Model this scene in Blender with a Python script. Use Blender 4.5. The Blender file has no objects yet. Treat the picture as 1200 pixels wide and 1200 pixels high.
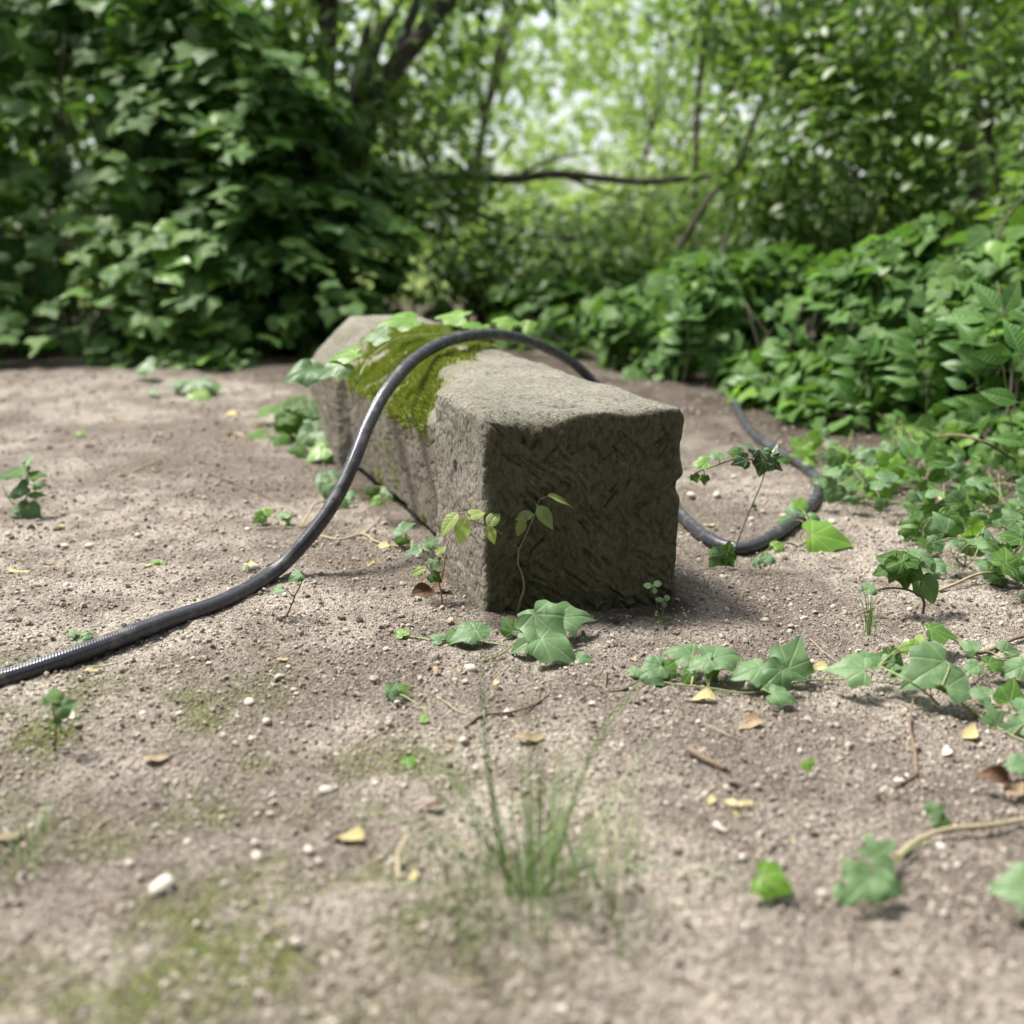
import bpy, math, random
import numpy as np
from mathutils import Vector, Matrix

random.seed(7)
RNG = np.random.default_rng(11)
S = bpy.context.scene
COL = S.collection
R = math.radians

# ------------------------------------------------------------------ camera
CAMH, TH, FPX = 0.60, R(14.88), 1166.667
cam_d = bpy.data.cameras.new('camera')
cam = bpy.data.objects.new('camera', cam_d)
COL.objects.link(cam)
cam.location = (0, 0, CAMH)
cam.rotation_euler = (R(90) - TH, 0, 0)
cam_d.lens, cam_d.sensor_width = 35, 36
cam_d.clip_start, cam_d.clip_end = 0.02, 600
cam_d.dof.use_dof = True
cam_d.dof.focus_distance = 1.66
cam_d.dof.aperture_fstop = 2.0
cam_d.dof.aperture_blades = 9
S.camera = cam

# ------------------------------------------------------------------ world, sun, exposure
SUN_EL, SUN_AZ = R(62), R(-66)          # azimuth from +Y, negative = to the left
W = bpy.data.worlds.new('World'); S.world = W; W.use_nodes = True
nt = W.node_tree
sky = nt.nodes.new('ShaderNodeTexSky'); sky.sky_type = 'NISHITA'; sky.sun_disc = False
sky.sun_elevation = SUN_EL; sky.sun_rotation = SUN_AZ
sky.air_density = 1.0; sky.dust_density = 3.0; sky.ozone_density = 0.6
hs = nt.nodes.new('ShaderNodeHueSaturation'); hs.inputs['Saturation'].default_value = .38   # thin white cloud over the blue
nt.links.new(sky.outputs[0], hs.inputs['Color']); nt.links.new(hs.outputs[0], nt.nodes['Background'].inputs[0])
nt.nodes['Background'].inputs[1].default_value = 0.05
sd = bpy.data.lights.new('sun', 'SUN'); sun = bpy.data.objects.new('sun', sd); COL.objects.link(sun)
sd.energy = 1.5; sd.angle = R(11); sd.color = (1.0, 0.95, 0.87)
dv = Vector((math.sin(SUN_AZ) * math.cos(SUN_EL), math.cos(SUN_AZ) * math.cos(SUN_EL), math.sin(SUN_EL)))
sun.rotation_euler = dv.to_track_quat('Z', 'Y').to_euler()
S.view_settings.view_transform = 'Standard'; S.view_settings.look = 'None'
S.view_settings.gamma = 1; S.view_settings.use_curve_mapping = False
S.view_settings.exposure = 2.45

# ------------------------------------------------------------------ noise and placement helpers
_perm = np.random.default_rng(3).permutation(4096)
_grad = np.random.default_rng(4).normal(size=(4096, 3)); _grad /= np.linalg.norm(_grad, axis=1)[:, None]
def _h(i, j, k):
    return _perm[(_perm[(_perm[i & 4095] + j) & 4095] + k) & 4095]
def pn(p):
    """gradient noise of points (n,3), about -1..1"""
    p = np.asarray(p, float); i = np.floor(p).astype(np.int64); f = p - i
    w = f * f * f * (f * (f * 6 - 15) + 10); out = 0
    for dx in (0, 1):
        for dy in (0, 1):
            for dz in (0, 1):
                g = _grad[_h(i[:, 0] + dx, i[:, 1] + dy, i[:, 2] + dz)]
                d = ((f - (dx, dy, dz)) * g).sum(1)
                wt = (w[:, 0] if dx else 1 - w[:, 0]) * (w[:, 1] if dy else 1 - w[:, 1]) * (w[:, 2] if dz else 1 - w[:, 2])
                out = out + wt * d
    return out * 1.6
def fbm(p, o=4, g=.5):
    a, s, t = 1, 0, 0
    for k in range(o):
        s = s + a * pn(np.asarray(p) * 2 ** k + 17.3 * k); t += a; a *= g
    return s / t
def sstep(a, b, x):
    t = np.clip((x - a) / (b - a), 0, 1); return t * t * (3 - 2 * t)
def gz(x, y):
    """height of the soil without its fine crumb"""
    x = np.asarray(x, float); y = np.asarray(y, float)
    z = .007 * np.sin(3.1 * x + 1.7 * y) + .006 * np.sin(-2.3 * x + 3.7 * y + 1.1) + .004 * np.sin(6.1 * x - 5.2 * y)
    z = z * sstep(.2, 1.2, np.abs(y)) + .10 * sstep(2.5, 4.8, y) + .05 * sstep(1.2, 2.6, x) * sstep(1.5, 3.5, y)
    return z
CT, ST = math.cos(TH), math.sin(TH)
def ray(px, py):
    u, v = (px - 600) / FPX, (py - 600) / FPX
    return Vector((u, CT - v * ST, -ST - v * CT))
def at(px, py, zc): return Vector((0, 0, CAMH)) + ray(px, py) * zc
def aty(px, py, Y): r = ray(px, py); return Vector((0, 0, CAMH)) + r * (Y / r.y)
def gnd(px, py, dz=0.0):
    r = ray(px, py); z = dz
    for _ in range(8):
        t = (z - CAMH) / min(r.z, -.02); p = Vector((0, 0, CAMH)) + r * t
        z = float(gz(p.x, p.y)) + dz
    return p
def depth(p): return p.y * CT - (p.z - CAMH) * ST

# ------------------------------------------------------------------ mesh helpers
def tag(o, label=None, cat=None, group=None, kind=None):
    if label: o['label'] = label
    if cat: o['category'] = cat
    if group: o['group'] = group
    if kind: o['kind'] = kind
    return o
def mesh_np(name, V, F, mat, uv=None, smooth=True):
    """V (n,3), F (m,3) or (m,4) ints, uv per vertex"""
    me = bpy.data.meshes.new(name); V = np.asarray(V, np.float32); F = np.asarray(F, np.int32); k = F.shape[1]
    me.vertices.add(len(V)); me.vertices.foreach_set('co', V.ravel())
    me.loops.add(F.size); me.loops.foreach_set('vertex_index', F.ravel())
    me.polygons.add(len(F)); me.polygons.foreach_set('loop_start', np.arange(0, F.size, k, dtype=np.int32))
    me.update(calc_edges=True)
    me.polygons.foreach_set('use_smooth', np.full(len(F), smooth))
    if uv is not None:
        l = me.uv_layers.new(name='UVMap'); l.data.foreach_set('uv', np.asarray(uv, np.float32)[F.ravel()].ravel())
    me.validate(); me.update()
    if mat: me.materials.append(mat)
    return me
def link(name, me, parent=None, loc=None):
    o = bpy.data.objects.new(name, me); COL.objects.link(o)
    if parent: o.parent = parent
    if loc is not None: o.location = loc
    return o
def empty(name, loc):
    o = bpy.data.objects.new(name, None); COL.objects.link(o); o.location = loc; o.empty_display_size = .05
    return o
class MB:
    def __init__(s): s.v, s.f, s.uv = [], [], []
    def tube(s, pts, r0, r1=None, n=6, sub=6, cap=True, r=None):
        pts = spline(pts, sub); m = len(pts)
        r1 = r0 if r1 is None else r1
        rad = [r0 + (r1 - r0) * i / max(1, m - 1) for i in range(m)] if r is None else [r(i / max(1, m - 1)) for i in range(m)]
        b = len(s.v); L = 0; nrm = None
        for i, p in enumerate(pts):
            t = (pts[min(i + 1, m - 1)] - pts[max(i - 1, 0)]).normalized()
            if nrm is None: nrm = t.orthogonal().normalized()
            nrm = (nrm - t * nrm.dot(t)).normalized(); bi = t.cross(nrm)
            if i: L += (p - pts[i - 1]).length
            for k in range(n + 1):
                a = 2 * math.pi * k / n
                s.v.append(p + (nrm * math.cos(a) + bi * math.sin(a)) * rad[i]); s.uv.append((L, k / n))
        for i in range(m - 1):
            for k in range(n):
                q = b + i * (n + 1) + k; s.f.append((q, q + 1, q + n + 2, q + n + 1))
        if cap:
            for i, rev in ((0, 1), (m - 1, 0)):
                q = b + i * (n + 1); c = len(s.v); s.v.append(pts[i].copy()); s.uv.append((0, 0))
                for k in range(n): s.f.append((c, q + k + 1, q + k, c) if rev else (c, q + k, q + k + 1, c))
        return pts
    def build(s, name, mat, parent=None, org=(0, 0, 0), smooth=True):
        me = bpy.data.meshes.new(name); o = Vector(org)
        fs = [tuple(dict.fromkeys(f)) for f in s.f]
        me.from_pydata([v - o for v in s.v], [], fs); me.materials.append(mat)
        l = me.uv_layers.new(name='UVMap'); k = 0
        for f in fs:
            for i in f: l.data[k].uv = s.uv[i]; k += 1
        me.polygons.foreach_set('use_smooth', [smooth] * len(fs)); me.update()
        return link(name, me, parent)
def spline(pts, sub):
    pts = [Vector(p) for p in pts]
    if len(pts) < 3 and sub > 1: return [pts[0].lerp(pts[-1], i / sub) for i in range(sub + 1)]
    if sub <= 1: return pts
    P = [pts[0] * 2 - pts[1]] + pts + [pts[-1] * 2 - pts[-2]]; out = []
    for i in range(1, len(P) - 2):
        a, b, c, d = P[i - 1:i + 3]
        for k in range(sub):
            t = k / sub
            out.append(.5 * ((2 * b) + (c - a) * t + (2 * a - 5 * b + 4 * c - d) * t * t + (3 * b - a - 3 * c + d) * t ** 3))
    out.append(pts[-1].copy()); return out

# ------------------------------------------------------------------ materials
class N:
    def __init__(s, name):
        s.m = bpy.data.materials.new(name); s.m.use_nodes = True; s.t = s.m.node_tree
        s.b = s.t.nodes['Principled BSDF']; s.out = s.t.nodes['Material Output']
    def n(s, t, **k):
        x = s.t.nodes.new('ShaderNode' + t)
        for a, v in k.items(): setattr(x, a, v)
        return x
    def l(s, a, b): s.t.links.new(a, b)
    def val(s, x, i):
        if isinstance(x, (int, float)): i.default_value = x
        elif isinstance(x, tuple): i.default_value = x if len(i.default_value) == len(x) else x + (1,)
        else: s.l(x, i)
    def math(s, op, a, b=0.0, c=None, clamp=False):
        x = s.n('Math', operation=op); x.use_clamp = clamp
        s.val(a, x.inputs[0]); s.val(b, x.inputs[1])
        if c is not None: s.val(c, x.inputs[2])
        return x.outputs[0]
    def mix(s, f, a, b, mode='MIX'):
        x = s.n('Mix', data_type='RGBA', blend_type=mode)
        s.val(f, x.inputs[0]); s.val(a, x.inputs[6]); s.val(b, x.inputs[7]); return x.outputs[2]
    def noise(s, v, sc, d=4, rough=.55, dist=0.0):
        x = s.n('TexNoise'); s.l(v, x.inputs['Vector']); x.inputs['Scale'].default_value = sc
        x.inputs['Detail'].default_value = d; x.inputs['Roughness'].default_value = rough; x.inputs['Distortion'].default_value = dist
        return x.outputs['Fac']
    def ramp(s, f, *st):
        x = s.n('ValToRGB'); s.l(f, x.inputs[0]); e = x.color_ramp.elements
        while len(e) < len(st): e.new(.5)
        for q, (p, c) in zip(e, st): q.position = p; q.color = (c if isinstance(c, tuple) else (c, c, c)) + (1,)
        return x.outputs[0]
    def rng(s, f, a, b, c=0.0, d=1.0):
        x = s.n('MapRange', interpolation_type='SMOOTHSTEP'); s.l(f, x.inputs[0])
        for i, v in enumerate((a, b, c, d)): x.inputs[i + 1].default_value = v
        return x.outputs[0]
    def bump(s, h, strength, dist, prev=None):
        x = s.n('Bump'); x.inputs['Strength'].default_value = strength; x.inputs['Distance'].default_value = dist
        s.l(h, x.inputs['Height'])
        if prev is not None: s.l(prev, x.inputs['Normal'])
        return x.outputs[0]
    def geo(s, o): return s.n('NewGeometry').outputs[o]
    def obj(s): return s.n('TexCoord').outputs['Object']

def leaf_mat(name, dark, light, transl, vein=(0.2, 0.3, 0.12), veins=(0, 40, -40, 88, -88), vw=.012, rough=.38, tr=.3, mott=.5, lat=0.0, spec=.5):
    m = N(name); uv = m.n('UVMap').outputs[0]
    r = m.math('FRACT', m.math('ADD', m.geo('Random Per Island'), m.n('ObjectInfo').outputs['Random']))
    base = m.mix(r, dark, light)
    sp = m.n('SeparateXYZ'); m.l(uv, sp.inputs[0]); X, Y = sp.outputs[0], m.math('SUBTRACT', sp.outputs[1], .03)
    d = None
    for a in veins:
        ca, sa = math.cos(R(a)), math.sin(R(a))
        q = m.math('ABSOLUTE', m.math('SUBTRACT', m.math('MULTIPLY', X, ca), m.math('MULTIPLY', Y, sa)))
        al = m.math('ADD', m.math('MULTIPLY', X, sa), m.math('MULTIPLY', Y, ca))
        q = m.math('ADD', q, m.math('MULTIPLY', m.math('LESS_THAN', al, 0), 1.0))
        q = m.math('ADD', q, m.math('MULTIPLY', al, vw * .6))
        d = q if d is None else m.math('MINIMUM', d, q)
    if lat:   # pinnate side veins
        ph = m.math('SUBTRACT', m.math('MULTIPLY', Y, lat), m.math('MULTIPLY', m.math('ABSOLUTE', X), lat * .8))
        q = m.math('MULTIPLY', m.math('ABSOLUTE', m.math('SUBTRACT', m.math('FRACT', ph), .5)), 1.2 / lat)
        d = m.math('MINIMUM', d, m.math('ADD', q, vw * .7))
    mask = m.rng(d, vw, vw * 2.2, 1.0, 0.0)
    oc = m.obj(); nz = m.noise(uv, 3.0, 4); nz2 = m.noise(uv, 14, 3)
    base = m.mix(m.math('MULTIPLY', m.rng(nz, .4, .7), mott), base, m.mix(.5, base, dark))
    base = m.mix(m.math('MULTIPLY', m.rng(nz2, .5, .75), .25), base, light)
    base = m.mix(m.math('MULTIPLY', mask, .55), base, vein)
    m.l(base, m.b.inputs['Base Color'])
    m.l(m.math('ADD', m.math('MULTIPLY', nz2, .2), rough - .1), m.b.inputs['Roughness'])
    m.b.inputs['Specular IOR Level'].default_value = spec
    bp = m.bump(m.math('ADD', m.rng(d, vw * .5, vw * 5, 0.0, .10), m.math('MULTIPLY', nz, .35)), .30, .02)
    m.l(bp, m.b.inputs['Normal'])
    t = m.n('BsdfTranslucent'); m.l(m.mix(.75, base, transl), t.inputs[0])
    ms = m.n('MixShader'); ms.inputs[0].default_value = tr
    m.l(m.b.outputs[0], ms.inputs[1]); m.l(t.outputs[0], ms.inputs[2]); m.l(ms.outputs[0], m.out.inputs[0])
    return m.m
def simple_mat(name, c1, c2, scale=40, rough=.8, bump=.4, bd=.002, stretch=None):
    m = N(name); v = m.obj()
    if stretch:
        mp = m.n('Mapping'); m.l(v, mp.inputs[0]); mp.inputs['Scale'].default_value = stretch; v = mp.outputs[0]
    nz = m.noise(v, scale, 5)
    isl = m.geo('Random Per Island'); ob = m.n('ObjectInfo').outputs['Random']
    r = m.math('FRACT', m.math('ADD', isl, ob))
    f = m.math('ADD', m.math('MULTIPLY', m.rng(nz, .3, .7), .6), m.math('MULTIPLY', r, .4))
    m.l(m.mix(f, c1, c2), m.b.inputs['Base Color']); m.b.inputs['Roughness'].default_value = rough
    m.l(m.bump(nz, bump, bd), m.b.inputs['Normal']); return m.m

M = {}
M['ivy'] = leaf_mat('ivy_leaf_green', (.037, .094, .018), (.095, .185, .038), (.17, .36, .04), vein=(.20, .30, .14), rough=.55, tr=.28, spec=.18)
M['ivyfront'] = leaf_mat('ivy_leaf_pale_green', (.085, .165, .068), (.145, .245, .110), (.20, .38, .07), vein=(.24, .34, .19), vw=.008, rough=.48, tr=.25, spec=.35)
M['ivyyoung'] = leaf_mat('ivy_leaf_bright_green', (.12, .26, .03), (.17, .33, .05), (.30, .60, .05), vein=(.3, .42, .12), rough=.4, tr=.42)
M['variegated'] = leaf_mat('ivy_leaf_silver_veined', (.03, .085, .03), (.05, .11, .04), (.14, .25, .05), vein=(.42, .50, .36), vw=.016, rough=.35, tr=.2)
M['young'] = leaf_mat('sapling_leaf_lime', (.33, .45, .15), (.42, .54, .20), (.50, .66, .16), vein=(.34, .45, .16), veins=(0,), lat=7, rough=.45, tr=.55)
M['point'] = leaf_mat('pointed_leaf_green', (.045, .13, .022), (.09, .20, .04), (.18, .42, .04), vein=(.22, .34, .12), veins=(0,), lat=8, rough=.42, tr=.32)
M['wood'] = leaf_mat('woodland_leaf', (.050, .105, .018), (.11, .19, .036), (.26, .46, .05), veins=(0,), rough=.42, tr=.34)
M['pale'] = leaf_mat('sunlit_lime_leaf', (.13, .22, .045), (.22, .33, .08), (.42, .60, .12), veins=(0,), rough=.45, tr=.42)  # lighter leaf, sunshine put into its colour for the trees past the gap
M['shading_leaf'] = leaf_mat('shade_leaf', (.018, .04, .010), (.04, .08, .02), (.06, .12, .02), veins=(0,), rough=.5, tr=.12)
M['grass'] = leaf_mat('grass_blade_green', (.06, .13, .03), (.12, .20, .06), (.2, .34, .08), veins=(), lat=0, rough=.5, tr=.3) if False else None
M['drybrown'] = leaf_mat('dry_leaf_brown', (.07, .035, .018), (.12, .065, .035), (.15, .07, .03), vein=(.16, .10, .05), veins=(0,), lat=6, rough=.7, tr=.1)
M['drytan'] = leaf_mat('dry_leaf_tan', (.27, .20, .12), (.36, .28, .18), (.4, .28, .12), vein=(.42, .32, .18), veins=(0,), lat=6, rough=.65, tr=.2)
M['dryyellow'] = leaf_mat('dry_leaf_yellow', (.42, .36, .15), (.52, .46, .24), (.6, .5, .12), vein=(.5, .42, .2), veins=(0,), lat=6, rough=.6, tr=.25)
M['petal'] = leaf_mat('pale_petal', (.66, .62, .50), (.74, .70, .58), (.7, .66, .5), vein=(.7, .66, .5), veins=(0,), rough=.6, tr=.25)
M['stem_green'] = simple_mat('green_stem', (.16, .20, .07), (.24, .27, .11), 60, .6)
M['stem_brown'] = simple_mat('brown_stem', (.10, .070, .045), (.19, .14, .095), 90, .8)
M['stem_pale'] = simple_mat('pale_vine', (.26, .22, .13), (.36, .31, .20), 90, .75)
M['bark'] = simple_mat('bark', (.05, .042, .033), (.12, .10, .08), 18, .9, .8, .01, (1, 1, .25))
M['pebble_pale'] = simple_mat('pebble_pale', (.42, .385, .33), (.56, .52, .45), 60, .75)
M['pebble_dull'] = simple_mat('pebble_dull', (.30, .26, .21), (.42, .37, .31), 60, .85)
g = N('grass_blade'); 
_r = g.math('FRACT', g.math('ADD', g.geo('Random Per Island'), g.n('ObjectInfo').outputs['Random']))
g.l(g.mix(_r, (.09, .165, .05), (.19, .27, .11)), g.b.inputs['Base Color']); g.b.inputs['Roughness'].default_value = .5
_t = g.n('BsdfTranslucent'); _t.inputs[0].default_value = (.2, .34, .08, 1); _ms = g.n('MixShader'); _ms.inputs[0].default_value = .3
g.l(g.b.outputs[0], _ms.inputs[1]); g.l(_t.outputs[0], _ms.inputs[2]); g.l(_ms.outputs[0], g.out.inputs[0]); M['grass'] = g.m
g = N('dry_grass_blade'); g.b.inputs['Base Color'].default_value = (.42, .38, .24, 1); g.b.inputs['Roughness'].default_value = .6; M['drygrass'] = g.m

# soil: pinkish grey dust, moist darker patches, thin algae film, meadow far off
m = N('soil'); v = m.obj()
n1, n2, n3, n4 = m.noise(v, 1.7, 5), m.noise(v, 9, 6, .6), m.noise(v, 70, 6, .65), m.noise(v, 260, 3, .6)
c = m.mix(m.rng(n1, .40, .58), (.210, .182, .152), (.425, .378, .322))  # pale patches stand in for sunlit soil, dark ones are moist
c = m.mix(m.rng(n2, .42, .62, 0, .7), c, (.165, .136, .110))
c = m.mix(m.rng(n3, .5, .72, 0, .5), c, (.40, .345, .29))
c = m.mix(m.rng(n3, .3, .46, .65, 0), c, (.115, .09, .07))  # hollows between crumbs coloured dark in place of their shade
vo = m.n('TexVoronoi'); m.l(v, vo.inputs['Vector']); vo.inputs['Scale'].default_value = 150
c = m.mix(m.rng(vo.outputs['Distance'], .12, .3, .35, 0), c, (.44, .385, .325))
al = m.n('Attribute'); al.attribute_name = 'algae'
c = m.mix(m.math('MULTIPLY', al.outputs['Fac'], m.rng(n2, .36, .6)), c, (.13, .15, .05))
lit = m.n('Attribute'); lit.attribute_name = 'humus_shade'
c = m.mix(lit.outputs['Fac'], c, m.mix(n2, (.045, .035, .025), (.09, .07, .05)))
mea = m.n('Attribute'); mea.attribute_name = 'meadow'
c = m.mix(mea.outputs['Fac'], c, m.mix(n1, (.16, .24, .06), (.30, .36, .12)))
m.l(c, m.b.inputs['Base Color']); m.b.inputs['Roughness'].default_value = .95; m.b.inputs['Specular IOR Level'].default_value = .15
wp = m.n('Mix', data_type='VECTOR'); wp.inputs[0].default_value = .012
ncol = m.n('TexNoise'); m.l(v, ncol.inputs['Vector']); ncol.inputs['Scale'].default_value = 60; m.l(v, wp.inputs[4]); m.l(ncol.outputs['Color'], wp.inputs[5])
v1 = m.n('TexVoronoi'); m.l(wp.outputs[1], v1.inputs['Vector']); v1.inputs['Scale'].default_value = 130
v2 = m.n('TexVoronoi'); m.l(wp.outputs[1], v2.inputs['Vector']); v2.inputs['Scale'].default_value = 290
crumbs = m.math('ADD', m.math('MULTIPLY', m.rng(v1.outputs['Distance'], .05, .6, 1.0, 0.0), m.rng(n3, .40, .60)), m.math('MULTIPLY', m.rng(v2.outputs['Distance'], .05, .6, .5, 0.0), 1.0))
hh = m.math('ADD', m.math('MULTIPLY', n3, .8), m.math('ADD', m.math('MULTIPLY', n4, .4), m.math('MULTIPLY', crumbs, .8)))
m.l(m.bump(hh, 1.0, .010), m.b.inputs['Normal']); M['soil'] = m.m
m = N('soil_crumb'); r = m.geo('Random Per Island'); v = m.obj()
c = m.ramp(r, (0, (.15, .127, .106)), (.25, (.255, .22, .186)), (.6, (.37, .33, .285)), (.95, (.43, .39, .335)), (1, (.56, .52, .46)))
m.l(m.mix(m.rng(m.noise(v, 300, 3), .4, .7, 0, .4), c, (.13, .1, .08)), m.b.inputs['Base Color']); m.b.inputs['Roughness'].default_value = .95
m.b.inputs['Specular IOR Level'].default_value = .15; M['crumb'] = m.m
# stone
m = N('sandstone'); v = m.obj()
mp = m.n('Mapping'); m.l(v, mp.inputs[0]); mp.inputs['Scale'].default_value = (1, 1, .55)
n1, n2, n3, n4 = m.noise(v, 5, 5), m.noise(v, 28, 6, .65), m.noise(mp.outputs[0], 125, 5, .7), m.noise(mp.outputs[0], 330, 3, .7)
c = m.mix(m.rng(n1, .35, .65), (.232, .224, .180), (.325, .315, .262))
c = m.mix(m.rng(n2, .45, .7, 0, .5), c, (.15, .14, .095))
c = m.mix(m.rng(n3, .52, .68, 0, .6), c, (.36, .34, .285))
c = m.mix(m.rng(n3, .36, .47, .85, 0), c, (.075, .062, .048))
c = m.mix(m.rng(n4, .38, .48, .7, 0), c, (.07, .06, .048))
a1 = m.n('Attribute'); a1.attribute_name = 'olive_shade'
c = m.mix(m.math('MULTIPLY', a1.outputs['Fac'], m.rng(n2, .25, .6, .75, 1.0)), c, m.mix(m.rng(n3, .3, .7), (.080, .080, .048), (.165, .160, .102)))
a3 = m.n('Attribute'); a3.attribute_name = 'pink'
c = m.mix(m.math('MULTIPLY', a3.outputs['Fac'], m.rng(n1, .3, .7, .4, .8)), c, m.mix(m.rng(n3, .35, .6), (.11, .085, .075), (.30, .245, .215)))
a2 = m.n('Attribute'); a2.attribute_name = 'moss'
c = m.mix(a2.outputs['Fac'], c, m.mix(n3, (.12, .13, .03), (.30, .31, .08)))
m.l(c, m.b.inputs['Base Color']); m.b.inputs['Roughness'].default_value = .93; m.b.inputs['Specular IOR Level'].default_value = .2
b1 = m.bump(n2, .6, .008); b2 = m.bump(n3, 1.0, .007, b1); m.l(m.bump(n4, .9, .003, b2), m.b.inputs['Normal']); M['stone'] = m.m
m = N('moss_green'); r = m.geo('Random Per Island'); n1 = m.noise(m.obj(), 9, 3)
c = m.mix(r, (.25, .32, .05), (.50, .57, .15)); c = m.mix(m.rng(n1, .58, .72, 0, .75), c, m.mix(r, (.14, .085, .02), (.26, .19, .05)))
m.l(c, m.b.inputs['Base Color']); m.b.inputs['Roughness'].default_value = 1.0; m.b.inputs['Specular IOR Level'].default_value = .05
t = m.n('BsdfTranslucent'); m.l(c, t.inputs[0]); ms = m.n('MixShader'); ms.inputs[0].default_value = .35
m.l(m.b.outputs[0], ms.inputs[1]); m.l(t.outputs[0], ms.inputs[2]); m.l(ms.outputs[0], m.out.inputs[0]); M['moss'] = m.m
# hose: black rubber with woven braid relief
m = N('hose_rubber'); uv = m.n('UVMap').outputs[0]; sp = m.n('SeparateXYZ'); m.l(uv, sp.inputs[0])
U, Vv = sp.outputs[0], sp.outputs[1]
zig = m.math('ABSOLUTE', m.math('SUBTRACT', m.math('FRACT', m.math('MULTIPLY', Vv, 9.0)), .5))
wv = m.math('SINE', m.math('MULTIPLY', m.math('ADD', m.math('MULTIPLY', U, 230.0), m.math('MULTIPLY', zig, 1.6)), 6.2832))
seam = m.rng(zig, .0, .12, .0, 1.0)
hgt = m.math('MULTIPLY', m.math('ADD', m.math('MULTIPLY', wv, .5), .5), seam)
dust = m.noise(m.obj(), 45, 5)
c = m.mix(m.rng(dust, .50, .74, 0, .6), (.036, .038, .048), (.17, .155, .14))
c = m.mix(m.math('MULTIPLY', hgt, .35), c, (.075, .078, .095))
m.l(c, m.b.inputs['Base Color']); m.l(m.rng(dust, .4, .7, .22, .42), m.b.inputs['Roughness'])
m.l(m.bump(hgt, .45, .0009), m.b.inputs['Normal']); M['hose'] = m.m

# ------------------------------------------------------------------ ground
STF = Vector((-.046, 1.575, 0)); SA = Vector((-.35, .937, 0)).normalized(); SR = Vector((SA.y, -SA.x, 0)); SW, SL, SKEW = .331, 1.62, -.062
def stone_uv(x, y):
    dx, dy = x - STF.x, y - STF.y
    return dx * SR.x + dy * SR.y, dx * SA.x + dy * SA.y      # s, t
def axis(lo, hi, step, far, growth=1.07):
    c = list(np.arange(lo, hi, step)); st = step; a = lo; left = []
    while a > -far: st *= growth; a -= st; left.append(a)
    st = step; b = c[-1]; right = []
    while b < far: st *= growth; b += st; right.append(b)
    return np.array(left[::-1] + c + right)
gx, gy = axis(-1.12, 1.12, .0053, 160, 1.09), axis(.66, 2.6, .0054, 160, 1.035)
XX, YY = np.meshgrid(gx, gy); P2 = np.stack([XX.ravel(), YY.ravel(), np.zeros(XX.size)], 1)
z = gz(P2[:, 0], P2[:, 1])
near = sstep(9, 3, np.hypot(P2[:, 0], P2[:, 1] - 1.5))
z += near * .012 * fbm(P2 * 5.5, 3)
fine = sstep(6, 2.2, np.hypot(P2[:, 0], P2[:, 1] - 1.3))
clod = fbm(P2 * 38, 3, .6); z += fine * (.0062 * clod + .0034 * np.abs(pn(P2 * 85)) )
s_, t_ = stone_uv(P2[:, 0], P2[:, 1])
mound = np.exp(-((np.clip(np.maximum(-.0 - s_, s_ - SW), 0, None)) ** 2 + np.clip(np.maximum(-.05 - t_, t_ - .35), 0, None) ** 2) / .05 ** 2)
z += .001 * mound
P2[:, 2] = z
nx, ny = len(gx), len(gy)
I = (np.arange(ny - 1)[:, None] * nx + np.arange(nx - 1)[None, :]).ravel()
GF = np.stack([I, I + 1, I + nx + 1, I + nx], 1)
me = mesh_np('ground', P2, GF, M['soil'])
def attr(me, name, vals):
    a = me.attributes.new(name, 'FLOAT', 'POINT'); a.data.foreach_set('value', np.asarray(vals, np.float32))
x, y = P2[:, 0], P2[:, 1]
low = fbm(P2 * 1.6, 3)
alg = sstep(-.25, .2, low + .55 * fbm(P2 * 7, 3)) * np.clip(sstep(1.55, 1.0, y) * sstep(.1, -.40, x) * 1.15 + .4 * np.exp(-((x + .08) ** 2 + (y - .95) ** 2) / .25 ** 2), 0, 1)
attr(me, 'algae', alg)
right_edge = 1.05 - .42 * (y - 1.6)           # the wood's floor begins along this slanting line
hum_shade = np.clip(sstep(0, .35, x - right_edge) * sstep(1.7, 2.4, y) + sstep(3.9, 4.5, y + .25 * fbm(P2 * 2, 2)) + .9 * np.exp(-((np.clip(s_ - SW, 0, None)) / .09) ** 2 - (np.clip(np.abs(t_ - .02) - .03, 0, None) / .10) ** 2) * (s_ > 0) + .75 * np.exp(-(np.clip(np.maximum(-s_, s_ - SW), 0, None) / .022) ** 2 - (np.clip(np.maximum(-.07 - t_, t_ - 1.7), 0, None) / .022) ** 2), 0, 1) * sstep(.9, 1.4, y)  # wood floor and dark foot soil, plus the post's shadow painted at its right
attr(me, 'humus_shade', np.clip(hum_shade * (.75 + .5 * fbm(P2 * 6, 2)), 0, 1) * sstep(12, 8, y))
attr(me, 'meadow', sstep(8.5, 11, np.hypot(x, y)))
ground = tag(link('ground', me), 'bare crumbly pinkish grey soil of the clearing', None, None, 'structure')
def top_z(x, y): return float(gz(x, y))

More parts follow.
